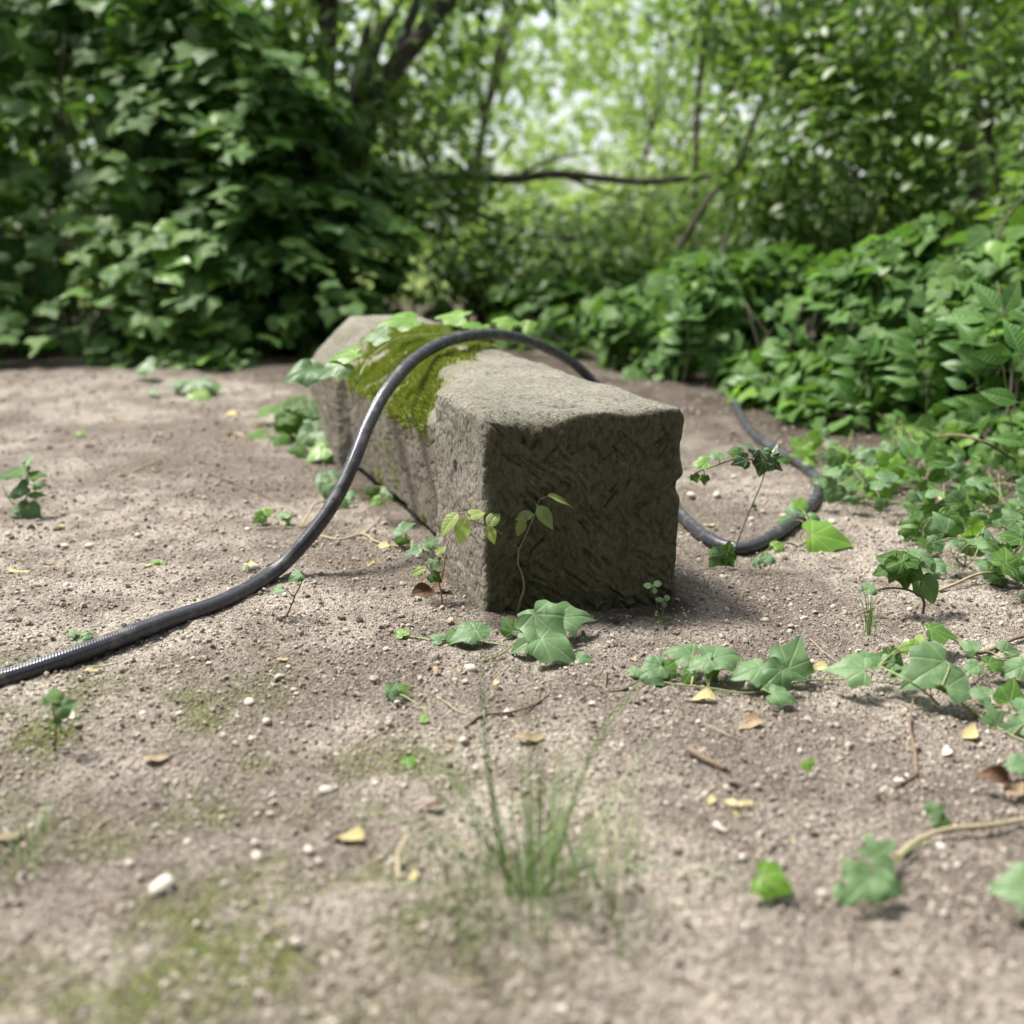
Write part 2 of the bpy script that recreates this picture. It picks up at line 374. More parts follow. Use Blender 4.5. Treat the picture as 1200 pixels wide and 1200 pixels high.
# crumbs and grit lying on the soil
ICO_V = []; _p = (1 + 5 ** .5) / 2
for a, b in ((-1, _p), (1, _p), (-1, -_p), (1, -_p)): ICO_V.append((a, b, 0))
for a, b in ((-1, _p), (1, _p), (-1, -_p), (1, -_p)): ICO_V.append((0, a, b))
for a, b in ((_p, -1), (_p, 1), (-_p, -1), (-_p, 1)): ICO_V.append((a, 0, b))
ICO_V = np.array(ICO_V); ICO_V /= np.linalg.norm(ICO_V[0])
ICO_F = np.array([(0, 11, 5), (0, 5, 1), (0, 1, 7), (0, 7, 10), (0, 10, 11), (1, 5, 9), (5, 11, 4), (11, 10, 2), (10, 7, 6), (7, 1, 8),
                  (3, 9, 4), (3, 4, 2), (3, 2, 6), (3, 6, 8), (3, 8, 9), (4, 9, 5), (2, 4, 11), (6, 2, 10), (8, 6, 7), (9, 8, 1)])
def rots(n, rng):
    q = rng.normal(size=(n, 4)); q /= np.linalg.norm(q, axis=1)[:, None]; w, x, y, z = q.T
    return np.stack([np.stack([1 - 2 * (y * y + z * z), 2 * (x * y - z * w), 2 * (x * z + y * w)], 1),
                     np.stack([2 * (x * y + z * w), 1 - 2 * (x * x + z * z), 2 * (y * z - x * w)], 1),
                     np.stack([2 * (x * z - y * w), 2 * (y * z + x * w), 1 - 2 * (x * x + y * y)], 1)], 1)
nc = 49000
cy = np.exp(RNG.uniform(math.log(.62), math.log(4.3), nc)); cx = RNG.uniform(-1, 1, nc) * (.56 * cy + .16)
dens = fbm(np.stack([cx * 4, cy * 4, np.zeros(nc)], 1), 3)
cs, ct = stone_uv(cx, cy)
keep = (dens > RNG.uniform(-.9, .35, nc)) & ~((cs > -.01) & (cs < SW + .01) & (ct > -.07) & (ct < SL))
cx, cy = cx[keep], cy[keep]; nc = len(cx)
sz = np.minimum(np.exp(RNG.normal(math.log(.0021), .42, nc)), .0060) * (.75 + .28 * cy)
sz = np.where(RNG.uniform(size=nc) < .5, sz * .75, sz)
Rm = rots(nc, RNG); sc = RNG.uniform(.6, 1.25, (nc, 1, 3)) * sz[:, None, None]
Vc = ICO_V[None] * (1 + .22 * RNG.normal(size=(nc, 12, 1)) * .7) * sc; Vc = np.einsum('nij,nkj->nki', Rm, Vc)
ctr = np.stack([cx, cy, gz(cx, cy) + .012 * sstep(9, 3, np.hypot(cx, cy - 1.5)) * fbm(np.stack([cx, cy, 0 * cx], 1) * 5.5, 3)], 1)
fin = sstep(6, 2.2, np.hypot(cx, cy - 1.3)); PC = np.stack([cx, cy, 0 * cx], 1)
ctr[:, 2] += fin * (.0062 * fbm(PC * 38, 3, .6) + .0034 * np.abs(pn(PC * 85))) + sz * .25
s2, t2 = stone_uv(cx, cy)
ctr[:, 2] += .001 * np.exp(-((np.clip(np.maximum(-s2, s2 - SW), 0, None)) ** 2 + np.clip(np.maximum(-.05 - t2, t2 - .35), 0, None) ** 2) / .05 ** 2)
Vc = Vc + ctr[:, None]
Fc = (ICO_F[None] + 12 * np.arange(nc)[:, None, None]).reshape(-1, 3)
tag(link('soil_crumbs', mesh_np('soil_crumbs', Vc.reshape(-1, 3), Fc, M['crumb'], smooth=False)), 'loose crumbs and grit strewn over the bare soil', 'gravel', None, 'stuff')

# ------------------------------------------------------------------ fallen stone post
def stone():
    #      t     left  right  bot   top   chL   chR
    #      t     left  right  bot   top   chL   chR  undercut
    K = [(0.000, .000, .331, -.06, .343, .010, .012, 0),
         (0.275, .000, .331, -.06, .349, .010, .012, 0),
         (0.296, .016, .330, -.02, .349, .058, .012, .012),
         (0.380, .018, .330, .015, .350, .085, .014, .025),
         (0.800, .014, .330, .020, .362, .105, .020, .030),
         (1.180, .010, .330, .015, .372, .110, .040, .020),
         (1.220, -.008, .340, -.04, .380, .125, .030, 0),
         (1.300, -.018, .345, -.05, .388, .130, .020, 0),
         (1.620, -.018, .345, -.05, .394, .130, .020, 0)]
    K = np.array(K)
    ts = np.concatenate([[0, .0015, .004, .008, .013, .019], np.arange(.026, .40, .0052), np.arange(.40, 1.60, .0085), [1.605, 1.612, 1.617, 1.62]])
    def key(t): return np.array([np.interp(t, K[:, 0], K[:, j]) for j in range(1, 8)])
    NS = (56, 104, 12, 104, 16, 104); rings = []; nrm2 = []
    for t in ts:
        l, r, b, h, cl, cr, uc = key(t)
        C = np.array([(l + uc, b), (r, b), (r, h - cr), (r - cr, h), (l + cl, h), (l, h - cl * 1.0)])
        pts = []
        for i in range(6):
            a, c = C[i], C[(i + 1) % 6]; q = np.linspace(0, 1, NS[i], endpoint=False)[:, None]; pts.append(a + (c - a) * q)
        p = np.concatenate(pts)
        for _ in range(9): p = .5 * p + .25 * (np.roll(p, 1, 0) + np.roll(p, -1, 0))
        rings.append(p)
    rings = np.array(rings); NR = rings.shape[1]
    # round and chip the ends
    ctrp = np.array([.165, .15]); tt = ts[:, None] * np.ones((1, NR))
    q3 = np.stack([rings[..., 0] * 1.0, tt * 0, rings[..., 1]], 2).reshape(-1, 3)
    chip = (.006 + .012 * sstep(-.1, .7, fbm(q3 * 9 + 5, 2))).reshape(len(ts), NR)
    sx, sz = rings[0][:, 0], rings[0][:, 1]
    bite = .036 * np.exp(-((sx - .080) / .055) ** 2 - ((sz - .345) / .03) ** 2) + .014 * np.exp(-((sx - .01) / .03) ** 2 - ((sz - .34) / .035) ** 2) + .010 * np.exp(-((sx - .24) / .03) ** 2 - ((sz - .345) / .03) ** 2)
    rad = np.clip(chip[0] + bite, .003, .065)
    for i, t in enumerate(ts):
        d = np.clip(1 - t / (rad * 1.15), 0, 1); ins = rad * (1 - np.sqrt(np.clip(1 - d * d, 0, 1)))
        if t > 1.5:
            d2 = max(0, 1 - (SL - t) / .02); ins = np.full(NR, .02 * (1 - math.sqrt(1 - d2 * d2)))
        v = rings[i] - ctrp; ln = np.abs(v).max(1)
        wx = np.clip((np.abs(v[:, 0]) - .10) / .05, 0, 1); wz = np.clip((np.abs(v[:, 1]) - .12) / .05, 0, 1)
        rings[i] = rings[i] - np.stack([np.sign(v[:, 0]) * ins * wx, np.sign(v[:, 1]) * ins * wz], 1)
    V = []; F = []
    def pt(s, t, zz):
        tk = t + SKEW * (s / SW) * (1 - sstep(0, 1.2, t)); return np.stack([s, tk + 0 * s, zz], -1)
    for i, t in enumerate(ts): V.append(pt(rings[i][:, 0], t, rings[i][:, 1]))
    nr = len(ts)
    for i in range(nr - 1):
        a = i * NR + np.arange(NR); b = i * NR + (np.arange(NR) + 1) % NR
        F.append(np.stack([a, b, b + NR, a + NR], 1))
    def capring(first, ring, t, rings_n, flip):
        nonlocal V, F
        prev = first; base = sum(len(q) for q in V)
        for k in range(1, rings_n + 1):
            f = 1 - k / (rings_n + .35); p = ctrp + (ring - ctrp) * f; V.append(pt(p[:, 0], t, p[:, 1]))
            a = prev + np.arange(NR); b = prev + (np.arange(NR) + 1) % NR; n0 = base + (k - 1) * NR
            c = n0 + (np.arange(NR) + 1) % NR; d = n0 + np.arange(NR)
            F.append(np.stack([b, a, d, c], 1) if not flip else np.stack([a, b, c, d], 1)); prev = n0
        V.append(pt(np.array([ctrp[0]]), t, np.array([ctrp[1]]))); ci = base + rings_n * NR
        a = prev + np.arange(NR); b = prev + (np.arange(NR) + 1) % NR
        F.append(np.stack([b, a, np.full(NR, ci), np.full(NR, ci)], 1) if not flip else np.stack([a, b, np.full(NR, ci), np.full(NR, ci)], 1))
    capring(0, rings[0], 0.0, 95, False); front0 = nr * NR
    capring((nr - 1) * NR, rings[-1], ts[-1], 14, True)
    V = np.concatenate(V); Fq = np.concatenate(F)
    # quads whose last two corners coincide become triangles
    T = np.concatenate([Fq[:, [0, 1, 2]], Fq[Fq[:, 2] != Fq[:, 3]][:, [0, 2, 3]]])
    # vertex normals
    def normals(V):
        fn = np.cross(V[T[:, 1]] - V[T[:, 0]], V[T[:, 2]] - V[T[:, 0]]); n = np.zeros_like(V)
        for k in range(3): np.add.at(n, T[:, k], fn)
        return n / (np.linalg.norm(n, axis=1)[:, None] + 1e-12)
    n = normals(V)
    nfront = n[front0:front0 + NR].mean(0)
    if nfront[1] > 0: T = T[:, ::-1]; n = -n
    tq = V[:, 1] - SKEW * (V[:, 0] / SW)
    frontf = sstep(-.80, -.95, n[:, 1]) * sstep(.05, .0, np.abs(tq))
    V0 = V.copy()
    d = .007 * fbm(V * 7, 3) + .0030 * fbm(V * 26, 3) + .0011 * fbm(V * 90, 2)
    d -= .010 * sstep(.42, .62, fbm(V * np.array([9, 9, 9]) + 31, 3))            # flaked hollows
    d -= .0030 * sstep(.35, .1, np.abs(fbm(V * np.array([11, 11, 24]) + 3, 2)) * 6) * (1 - frontf) * .6
    d += .008 * sstep(.0, .6, fbm(V * 7 + 60, 2)) * sstep(.36, .5, V[:, 1]) * sstep(1.25, 1.1, V[:, 1]) * sstep(.28, .33, V[:, 2])
    # chisel strokes on the dressed end
    fs = frontf > .05; fx, fz = V[fs, 0], V[fs, 2]; st = np.zeros(fs.sum()); rg = np.random.default_rng(5)
    for k in range(210):
        x0, z0 = rg.uniform(0, SW), rg.uniform(0, .34)
        up = pn(np.array([[x0 * 11, z0 * 11, 3.3]]))[0] > rg.normal(0, .15)
        a = R(rg.normal(48, 9) if up else rg.normal(-46, 9)); L = rg.uniform(.008, .027); w = rg.uniform(.0017, .0030)
        u = (fx - x0) * math.cos(a) + (fz - z0) * math.sin(a); vv = -(fx - x0) * math.sin(a) + (fz - z0) * math.cos(a)
        g_ = sstep(L, L * .7, np.abs(u)); st -= rg.uniform(.5, 1.3) * .0027 * g_ * np.exp(-(vv / w) ** 2); st += .0016 * g_ * np.exp(-((vv - 2 * w) / w) ** 2)
    d += frontf * (.0038 * fbm(V * 16 + 50, 2) + .0008 * fbm(V * 90 + 8, 2))
    d[fs] += np.clip(st, -.007, .004) * sstep(.0, .035, np.minimum(np.minimum(fx, SW - fx), .34 - fz))
    V = V + n * d[:, None]
    n = normals(V)
    n0 = normals(V0)
    root = empty('stone_post', STF)
    tag(root, 'fallen square sandstone post with rough dressed end and mossy shaft', 'stone post')
    Wd = np.outer(V[:, 0], SR) + np.outer(V[:, 1], SA); Wd[:, 2] = V[:, 2]
    me = mesh_np('post_body', Wd, T, M['stone'])
    line = .285 + 1.55 * np.clip(V[:, 0], 0, None)
    mossy = sstep(-.30, .25, fbm(V * 9 + 9, 3) + .5 * fbm(V * 34, 2) + .18) * sstep(-.02, .15, V[:, 1] - line + .10 * fbm(V * 13, 3)) * sstep(1.32, 1.16, V[:, 1] + .10 * fbm(V * 9, 2)) * sstep(.20, .27, V[:, 2] + .05 * fbm(V * 14, 2)) * sstep(-.75, -.2, n[:, 2])
    side = sstep(-.6, -.9, n[:, 0]); spot = sstep(.25, .5, fbm(V * 11 + 77, 2)) * side * sstep(.34, .45, V[:, 1]) * sstep(1.2, 1.0, V[:, 1])
    mossy = np.clip(mossy + .45 * spot, 0, 1)
    attr(me, 'moss', mossy * .65)
    olive_shade = np.clip(sstep(-.72, -.92, n0[:, 1]) * sstep(.08, .03, np.abs(V[:, 1] - SKEW * V[:, 0] / SW)) + .55 * side * sstep(.3, .42, V[:, 1]) , 0, 1)  # olive tone, with the shade of the unlit dressed end painted in
    attr(me, 'olive_shade', olive_shade * .9); attr(me, 'pink', side * sstep(.30, .18, V[:, 2]) * .6)
    body = link('post_body', me, root)
    # moss: cushions of tiny shoots standing on the stone
    rg = np.random.default_rng(8)
    tc = Wd[T].mean(1); tn = n[T].mean(1); tm = mossy[T].mean(1)
    ar = np.linalg.norm(np.cross(Wd[T[:, 1]] - Wd[T[:, 0]], Wd[T[:, 2]] - Wd[T[:, 0]]), axis=1) * .5
    pr = ar * np.clip(tm - .35, 0, 1); pr /= pr.sum(); k = rg.choice(len(T), 30000, p=pr)
    q = rg.dirichlet((1, 1, 1), len(k)); P = (Wd[T[k]] * q[:, :, None]).sum(1)
    nn = tn[k]; nn = np.outer(nn[:, 0], SR) + np.outer(nn[:, 1], SA) + np.outer(nn[:, 2], (0, 0, 1))
    up = nn * .8 + np.array([0, 0, .5]) + rg.normal(size=nn.shape) * .42; up /= np.linalg.norm(up, axis=1)[:, None]
    hgt = rg.uniform(.004, .0115, len(k)) * (1 + 1.3 * sstep(.05, .5, fbm(P * 16, 2)))
    e1 = np.cross(up, rg.normal(size=up.shape)); e1 /= np.linalg.norm(e1, axis=1)[:, None]; e2 = np.cross(up, e1); w = rg.uniform(.0011, .0023, len(k))
    vs = []
    for a in (0, 2.094, 4.189): vs.append(P - up * .001 + (e1 * math.cos(a) + e2 * math.sin(a)) * w[:, None])
    vs.append(P + up * hgt[:, None]); vs = np.stack(vs, 1).reshape(-1, 3)
    f = np.array([(0, 1, 3), (1, 2, 3), (2, 0, 3)]); f = (f[None] + 4 * np.arange(len(k))[:, None, None]).reshape(-1, 3)
    tag(link('moss', mesh_np('moss', vs, f, M['moss'], smooth=False), root), None, None, None, 'stuff')
    return root
stone_root = stone()

# ------------------------------------------------------------------ hose
HR = .0136
mb = MB()
def hg(px, py): return gnd(px, py, HR * .9)
hose_pts = [hg(-260, 850), hg(-120, 826), hg(0, 793), hg(100, 764), hg(190, 731), hg(265, 701), at(322, 669, 1.80), at(358, 635, 1.825), at(390, 590, 1.85), at(413, 543, 1.885),
            at(432, 497, 1.945), at(455, 455, 2.03), at(490, 417, 2.16), at(535, 397, 2.30), at(588, 393, 2.45), at(640, 407, 2.60), at(678, 431, 2.70),
            at(712, 470, 2.70), at(745, 523, 2.58), at(775, 575, 2.38), hg(803, 610), hg(832, 632), hg(868, 641), hg(905, 630), hg(938, 605), hg(958, 580), hg(957, 562), hg(936, 543),
            hg(905, 524), hg(880, 505), hg(865, 482), hg(860, 462), hg(862, 440), hg(880, 420)]
hose_pts = [Vector(p) + Vector((0, 0, 0.0035 * math.sin(1.9 * i + 1))) * (1 if i < 6 or i > 19 else .5) for i, p in enumerate(hose_pts)]
mb.tube(hose_pts, HR, n=20, sub=14)
tag(mb.build('garden_hose', M['hose']), 'black braided rubber hose looped over the fallen stone post', 'hose')

# ------------------------------------------------------------------ leaf shapes
def chaikin(p, k=1):
    p = np.array(p, float)
    for _ in range(k):
        q = np.roll(p, -1, 0); p = np.stack([.75 * p + .25 * q, .25 * p + .75 * q], 1).reshape(-1, 2)
    return p
def half(pts): return [(x, y) for x, y in pts] + [(-x, y) for x, y in pts[::-1] if x > 1e-6]
def outline(kind, rg):
    j = lambda s: rg.normal(0, s)
    if kind in ('ivy', 'star'):
        d = (.9 if kind == 'ivy' else .55) + j(.06)
        R_ = [(0, .05), (.10 + j(.02), -.06), (.26, -.14 + j(.02)), (.44 + j(.03), -.08), (.40 * d + .02, .10), (.55 + j(.03), .34 + j(.03)), (.47, .41), (.27 * d + .02, .50 + j(.02)), (.14, .74), (.03, .96 + j(.04))]
        L_ = [(.10 + j(.02), -.06), (.26, -.14 + j(.02)), (.44 + j(.03), -.08), (.40 * d + .02, .10), (.55 + j(.03), .34 + j(.03)), (.47, .41), (.27 * d + .02, .50 + j(.02)), (.14, .74), (.03, .96)]
        p = R_ + [(-x, y) for x, y in L_[::-1]]
        return chaikin(p, FINE[0])
    if kind == 'broad':      # shallow-lobed ivy
        half_ = lambda: [(.11, -.09), (.27 + j(.02), -.15 + j(.02)), (.42 + j(.02), -.08), (.49 + j(.03), .06), (.47 + j(.02), .20), (.54 + j(.03), .35 + j(.02)), (.44, .47), (.29 + j(.02), .57), (.19, .75), (.03, .95)]
        R_ = [(0, .05)] + half_(); L_ = half_()
        return chaikin(R_ + [(-x, y) for x, y in L_[::-1]], FINE[0])
    if kind == 'oval':
        return chaikin(half([(0, 0), (.13, .08), (.26, .26), (.28, .46), (.21, .68), (.08, .88), (.0, 1.0)]), 1)
    if kind == 'point':
        return chaikin(half([(0, 0), (.10, .07), (.23, .22), (.27, .38), (.21, .58), (.11, .78), (.0, 1.05)]), 1)
    if kind == 'round':
        return chaikin(half([(0, 0), (.2, .02), (.40, .22), (.44, .50), (.32, .80), (.12, .95), (0, .92)]), 1)
FINE = [2]
def leaf_mesh(name, kind, mat, seed, fold=.12, droop=.22, wave=.05, curl=0.0):
    rg = np.random.default_rng(seed); o = outline(kind, rg); c = np.array([0, .30])
    n = len(o); V = [np.array([[0, c[1]]])]; F = []
    for f in (.45, .8, 1.0): V.append(c + (o - c) * f)
    V = np.concatenate(V)
    i = np.arange(n); k = (i + 1) % n
    F.append(np.stack([np.zeros(n, int), 1 + i, 1 + k], 1))
    for q in (0, 1):
        a, b = 1 + q * n, 1 + (q + 1) * n
        F.append(np.stack([a + i, b + i, b + k], 1)); F.append(np.stack([a + i, b + k, a + k], 1))
    F = np.concatenate(F); x, y = V[:, 0], V[:, 1]
    ph = rg.uniform(0, 6, 3)
    z = fold * np.abs(x) - fold * 1.2 * x * x - droop * np.clip(y - .1, 0, None) ** 2 - droop * 1.0 * x * x + wave * np.sin(7 * x + ph[0]) * np.sin(6 * y + ph[1]) * (np.abs(x) + .2) + wave * .8 * np.sin(5 * (x + y) + ph[2]) * np.hypot(x, y - .3)
    V3 = np.stack([x, y, z], 1)
    if curl:
        a = curl * (x + .15 * np.sin(4 * y)); rr = 1 / curl
        V3 = np.stack([np.sin(a) * rr, y - .2 * curl * .1 * x * x, (1 - np.cos(a)) * rr + .5 * z + .06 * np.sin(6 * y + ph[0])], 1)
    a = F[0]; nz = np.cross(V3[a[1]] - V3[a[0]], V3[a[2]] - V3[a[0]])[2]
    if nz < 0: F = F[:, ::-1]
    return mesh_np(name, V3, F, mat, uv=V)
LM = {}
def leafset(key, kind, mat, n=4, **k):
    LM[key] = [leaf_mesh('leaf', kind, M[mat], 100 + 17 * i + len(LM), **k) for i in range(n)]
FINE[0] = 1
leafset('ivy', 'ivy', 'ivy', 4, droop=.3, wave=.08); leafset('ivyb', 'broad', 'ivy', 4, droop=.35, wave=.08); leafset('ivyd', 'point', 'ivy', 2)
FINE[0] = 2
leafset('front', 'broad', 'ivyfront', 6, droop=.32, wave=.10, fold=.2); leafset('frontlobed', 'ivy', 'ivyfront', 5, droop=.34, wave=.10, fold=.2); leafset('star', 'star', 'ivyfront', 3)
leafset('bright', 'broad', 'ivyyoung', 4, droop=.25); leafset('varieg', 'ivy', 'variegated', 4, droop=.5, wave=.14)
leafset('young', 'oval', 'young', 4, droop=.5, fold=.25); leafset('point', 'point', 'point', 4, droop=.3, fold=.25); leafset('pointb', 'oval', 'point', 4, droop=.35, fold=.2); leafset('round', 'round', 'young', 2)
leafset('clover', 'round', 'ivyfront', 2)
leafset('dark', 'broad', 'ivy', 3, droop=.35)
leafset('drybrown', 'oval', 'drybrown', 3, curl=3.2); leafset('drytan', 'oval', 'drytan', 3, curl=2.4, wave=.1); leafset('dryyellow', 'oval', 'dryyellow', 3, curl=2.0); leafset('petal', 'oval', 'petal', 2, curl=1.6)
def basis(pos, tip, nrm, s):
    n = Vector(nrm).normalized(); t = Vector(tip); t = (t - n * t.dot(n))
    t = t.normalized() if t.length > 1e-5 else n.orthogonal().normalized(); x = t.cross(n)
    m = Matrix((x, t, n)).transposed().to_4x4() @ Matrix.Scale(s, 4); m.translation = Vector(pos); return m

# ------------------------------------------------------------------ plants set by hand
def put_leaf(root, org, key, pos, tip, nrm, s):
    o = bpy.data.objects.new('leaf', random.choice(LM[key])); COL.objects.link(o); o.parent = root
    o.matrix_basis = Matrix.Translation(-org) @ basis(pos, tip, nrm, s); return o
def plant(name, label, cat, base, stems, leaves, key='front', upright=False, stem='stem_green', r=.0016, group=None, pet=.0009, jit=8):
    """base (px,py) on the soil; stems: lists of (px,py,h); leaves: (px,py,h,width_px,angle[,tilt[,key[,roll]]]).
    h = height over the soil, or with upright the distance behind the base."""
    b = gnd(*base); root = tag(empty(name, b), label, cat, group)
    pos = (lambda p: aty(p[0], p[1], b.y + p[2])) if upright else (lambda p: gnd(p[0], p[1], p[2]))
    mb = MB(); sp = []
    for st in stems:
        rr = r
        if isinstance(st[0], float): rr, st = st[0], st[1:]
        sp += mb.tube([pos(p) for p in st], rr, rr * .6, 6, 5)
    for L in leaves:
        L = tuple(L) + (35, None, 0)[len(L) - 5:] if len(L) < 8 else tuple(L)
        px, py, h, w, ang, tilt, k, roll = L
        c = pos((px, py, h)); s = w * depth(c) / FPX * .85
        kk = k or key
        if kk in ('young', 'point', 'petal', 'dryyellow', 'drytan', 'drybrown'): s *= 1.38 if kk == 'young' else 1.15
        a = R(ang + random.uniform(-jit, jit)); tl = R(tilt + random.uniform(-jit, jit)); ro = R(roll + random.uniform(-jit, jit))
        n = Vector((math.sin(ro), -math.sin(tl), math.cos(tl))); t = Vector((math.cos(a), math.sin(a) * max(.15, math.cos(tl)), math.sin(a) * math.sin(tl)))
        t = (t - n.normalized() * t.dot(n.normalized())).normalized()
        lb = c - t * s * .38
        if sp:
            q = min(sp, key=lambda p: (p - lb).length)
            if (q - lb).length > .003:
                mid = (q + lb) * .5 + Vector((0, 0, .12 * (q - lb).length)) - t * .1 * s
                mb.tube([q, mid, lb + t * .03 * s], pet * 1.2, pet * .8, 5, 3, cap=False)
        put_leaf(root, b, kk, lb, t, n, s)
    if mb.v: mb.build('stem', M[stem], root, b)
    return root

IVY = 'ivy'
# ivy clump rooted at the foot of the dressed end
plant('ivy_plant', 'pale green ivy sprig with overlapping broad leaves at the foot of the dressed end', IVY, (600, 770),
      [[(466, 744, .004), (510, 750, .006), (560, 752, .01), (590, 756, .012), (640, 768, .006), (690, 776, .004)], [(568, 774, .004), (590, 765, .008), (612, 745, .02), (640, 735, .03)]],
      [(642, 733, .045, 74, -40, 42, 'frontlobed'), (670, 722, .04, 60, 5, 38, 'frontlobed'), (622, 722, .035, 40, 150, 35), (650, 757, .030, 62, -20, 30), (618, 752, .026, 44, 200, 38), (597, 733, .02, 30, 120, 50, 'dark'),
       (545, 742, .022, 44, 205, 25), (566, 737, .025, 30, 40, 30), (683, 771, .012, 24, 20, 30), (470, 741, .01, 18, 120, 40, 'bright'), (512, 747, .012, 22, 150, 30), (528, 744, .016, 26, 170, 30, 'dark')])
# the trailing vine in front of the post, to the right
plant('ivy_plant', 'low trailing ivy vine with broad leaves crossing the soil right of the post', IVY, (900, 815),
      [[(735, 790, .004), (780, 800, .006), (830, 806, .006), (880, 812, .006), (935, 800, .008), (985, 796, .01), (1040, 800, .02), (1085, 808, .02)]],
      [(742, 786, .015, 18, 160, 30), (764, 784, .02, 40, 200, 35), (782, 781, .022, 36, 30, 50, 'dark'), (768, 795, .012, 26, -30, 35), (798, 764, .035, 44, 170, 22), (848, 768, .04, 56, 25, 24), (822, 776, .035, 36, 200, 25),
       (878, 786, .03, 48, 190, 28, 'front'), (930, 768, .045, 62, 60, 50, 'frontlobed'), (908, 792, .03, 46, 215, 45), (916, 815, .02, 38, -15, 30), (944, 790, .012, 16, 100, 40), (962, 783, .02, 24, 170, 25, 'dryyellow'),
       (996, 783, .045, 56, 160, 25, 'frontlobed'), (1022, 770, .045, 34, 20, 25, 'frontlobed'), (835, 790, .012, 22, -60, 40, 'dark'), (806, 792, .012, 24, 240, 35, 'dark')], r=.0015)
plant('ivy_plant', 'glossy ivy with one big folded leaf, standing on the vine at lower right', IVY, (1090, 828),
      [[(1100, 826, .004), (1085, 812, .03), (1060, 795, .05), (1030, 780, .045)], [(1145, 840, .004), (1120, 818, .03), (1100, 800, .05)]],
      [(1090, 785, .055, 76, 215, 40), (1120, 798, .05, 56, 35, 45), (1040, 778, .045, 30, 190, 30, 'frontlobed'), (1062, 787, .04, 40, 180, 12), (1048, 768, .05, 34, 45, 50, 'dark'), (1070, 757, .05, 26, 60, 45, 'bright'), (1058, 762, .045, 20, 150, 45, 'round'), (1078, 750, .055, 18, 80, 45, 'round')], r=.0019)
plant('ivy_plant', 'single dark ivy leaf held up on a short upright stalk behind the big folded leaf', IVY, (1097, 768), [[(1097, 768, .0), (1100, 758, .0), (1102, 748, 0)]], [(1103, 739, 0, 44, -12, 15, 'dark')], upright=True, jit=2)
plant('ivy_plant', 'ivy shoot with star shaped leaves at the right edge of the soil', IVY, (1180, 880),
      [[(1130, 825, .006), (1165, 850, .006), (1200, 868, .006), (1240, 880, .005)], [(1200, 790, .004), (1160, 780, .012), (1135, 792, .01), (1110, 800, .02)], [(1115, 800, .004), (1150, 778, .02), (1190, 768, .02)]],
      [(1164, 838, .02, 40, 100, 55, 'star'), (1192, 850, .015, 38, 200, 35, 'frontlobed'), (1150, 812, .02, 30, 150, 30), (1186, 812, .03, 42, 60, 55, 'dark'), (1190, 784, .025, 36, 190, 30), (1166, 776, .03, 30, 10, 25, 'dark'), (1140, 783, .025, 26, 200, 40), (1136, 757, .02, 26, 130, 40), (1185, 762, .02, 34, 10, 30), (1205, 830, .02, 40, 20, 35)])
# small arching ivy, right
plant('ivy_plant', 'small woody ivy with an arching bare stem and tufted leaves above the trailing vine', IVY, (1081, 722),
      [[.0026, (1081, 722, 0), (1082, 702, 0), (1066, 692, 0), (1045, 689, 0), (1024, 692, -.01)], [.0015, (1060, 690, 0), (1052, 672, 0), (1050, 645, .0)], [.0015, (1060, 690, 0), (1070, 668, .0), (1080, 652, 0)]],
      [(1046, 655, .0, 38, 150, 40, 'ivyb'), (1050, 668, -.01, 34, 250, 60, 'ivyb'), (1068, 655, .0, 38, 20, 30, 'ivy'), (1082, 652, .02, 40, 15, 25), (1088, 690, .01, 40, -60, 60), (1060, 676, 0, 30, -90, 50, 'dark'), (1035, 668, 0, 26, 190, 30, 'ivyb'), (1074, 672, .0, 30, -20, 60, 'ivyb'), (1018, 690, -.01, 22, 200, 30), (1098, 660, .03, 36, 20, 35)], upright=True, stem='stem_brown')
# sapling before the post
plant('sapling', 'slender forked sapling with lime green leaves in front of the dressed end', 'sapling', (606, 718),
      [[.0026, (606, 718, 0), (610, 703, 0), (614, 690, 0), (612, 674, 0), (607, 660, 0), (608, 644, 0)],
       [.0015, (608, 644, 0), (596, 633, 0), (581, 621, -.008), (566, 615, -.014), (553, 610, -.02)], [.0016, (608, 644, 0), (613, 634, 0), (617, 625, 0), (624, 609, 0), (630, 596, 0)]],
      [(655, 583, -.01, 32, 8, 12, 'young', 10), (637, 602, -.02, 27, -55, 55, 'young'), (616, 604, -.01, 21, 190, 55, 'young'), (611, 616, -.02, 20, 250, 75, 'young'),
       (527, 610, -.03, 30, 215, 45, 'young', -20), (542, 619, -.04, 30, -100, 70, 'young'), (556, 602, -.02, 26, 40, 40, 'young'), (577, 609, -.02, 24, 60, 60, 'young'), (575, 624, -.03, 20, -75, 70, 'young')],
      key='young', upright=True, stem='stem_pale', jit=3)
plant('seedling', 'small seedling with pale bare stem and narrow leaves at the left foot of the post', 'seedling', (518, 708),
      [[.0017, (518, 708, 0), (517, 695, 0), (515, 682, 0), (520, 668, 0), (522, 650, 0), (526, 632, 0)], [.0010, (513, 678, 0), (505, 670, 0), (498, 660, 0), (494, 648, 0)]],
      [(485, 645, .02, 26, 200, 30, 'star'), (503, 640, .02, 24, 20, 30, 'star'), (515, 645, .01, 16, 60, 40, 'young'), (508, 660, 0, 20, 250, 50, 'frontlobed'), (510, 676, 0, 20, -30, 50, 'dark'), (492, 668, 0, 16, 200, 40, 'young'), (506, 633, .02, 20, 40, 35, 'star')], upright=True, stem='stem_pale')
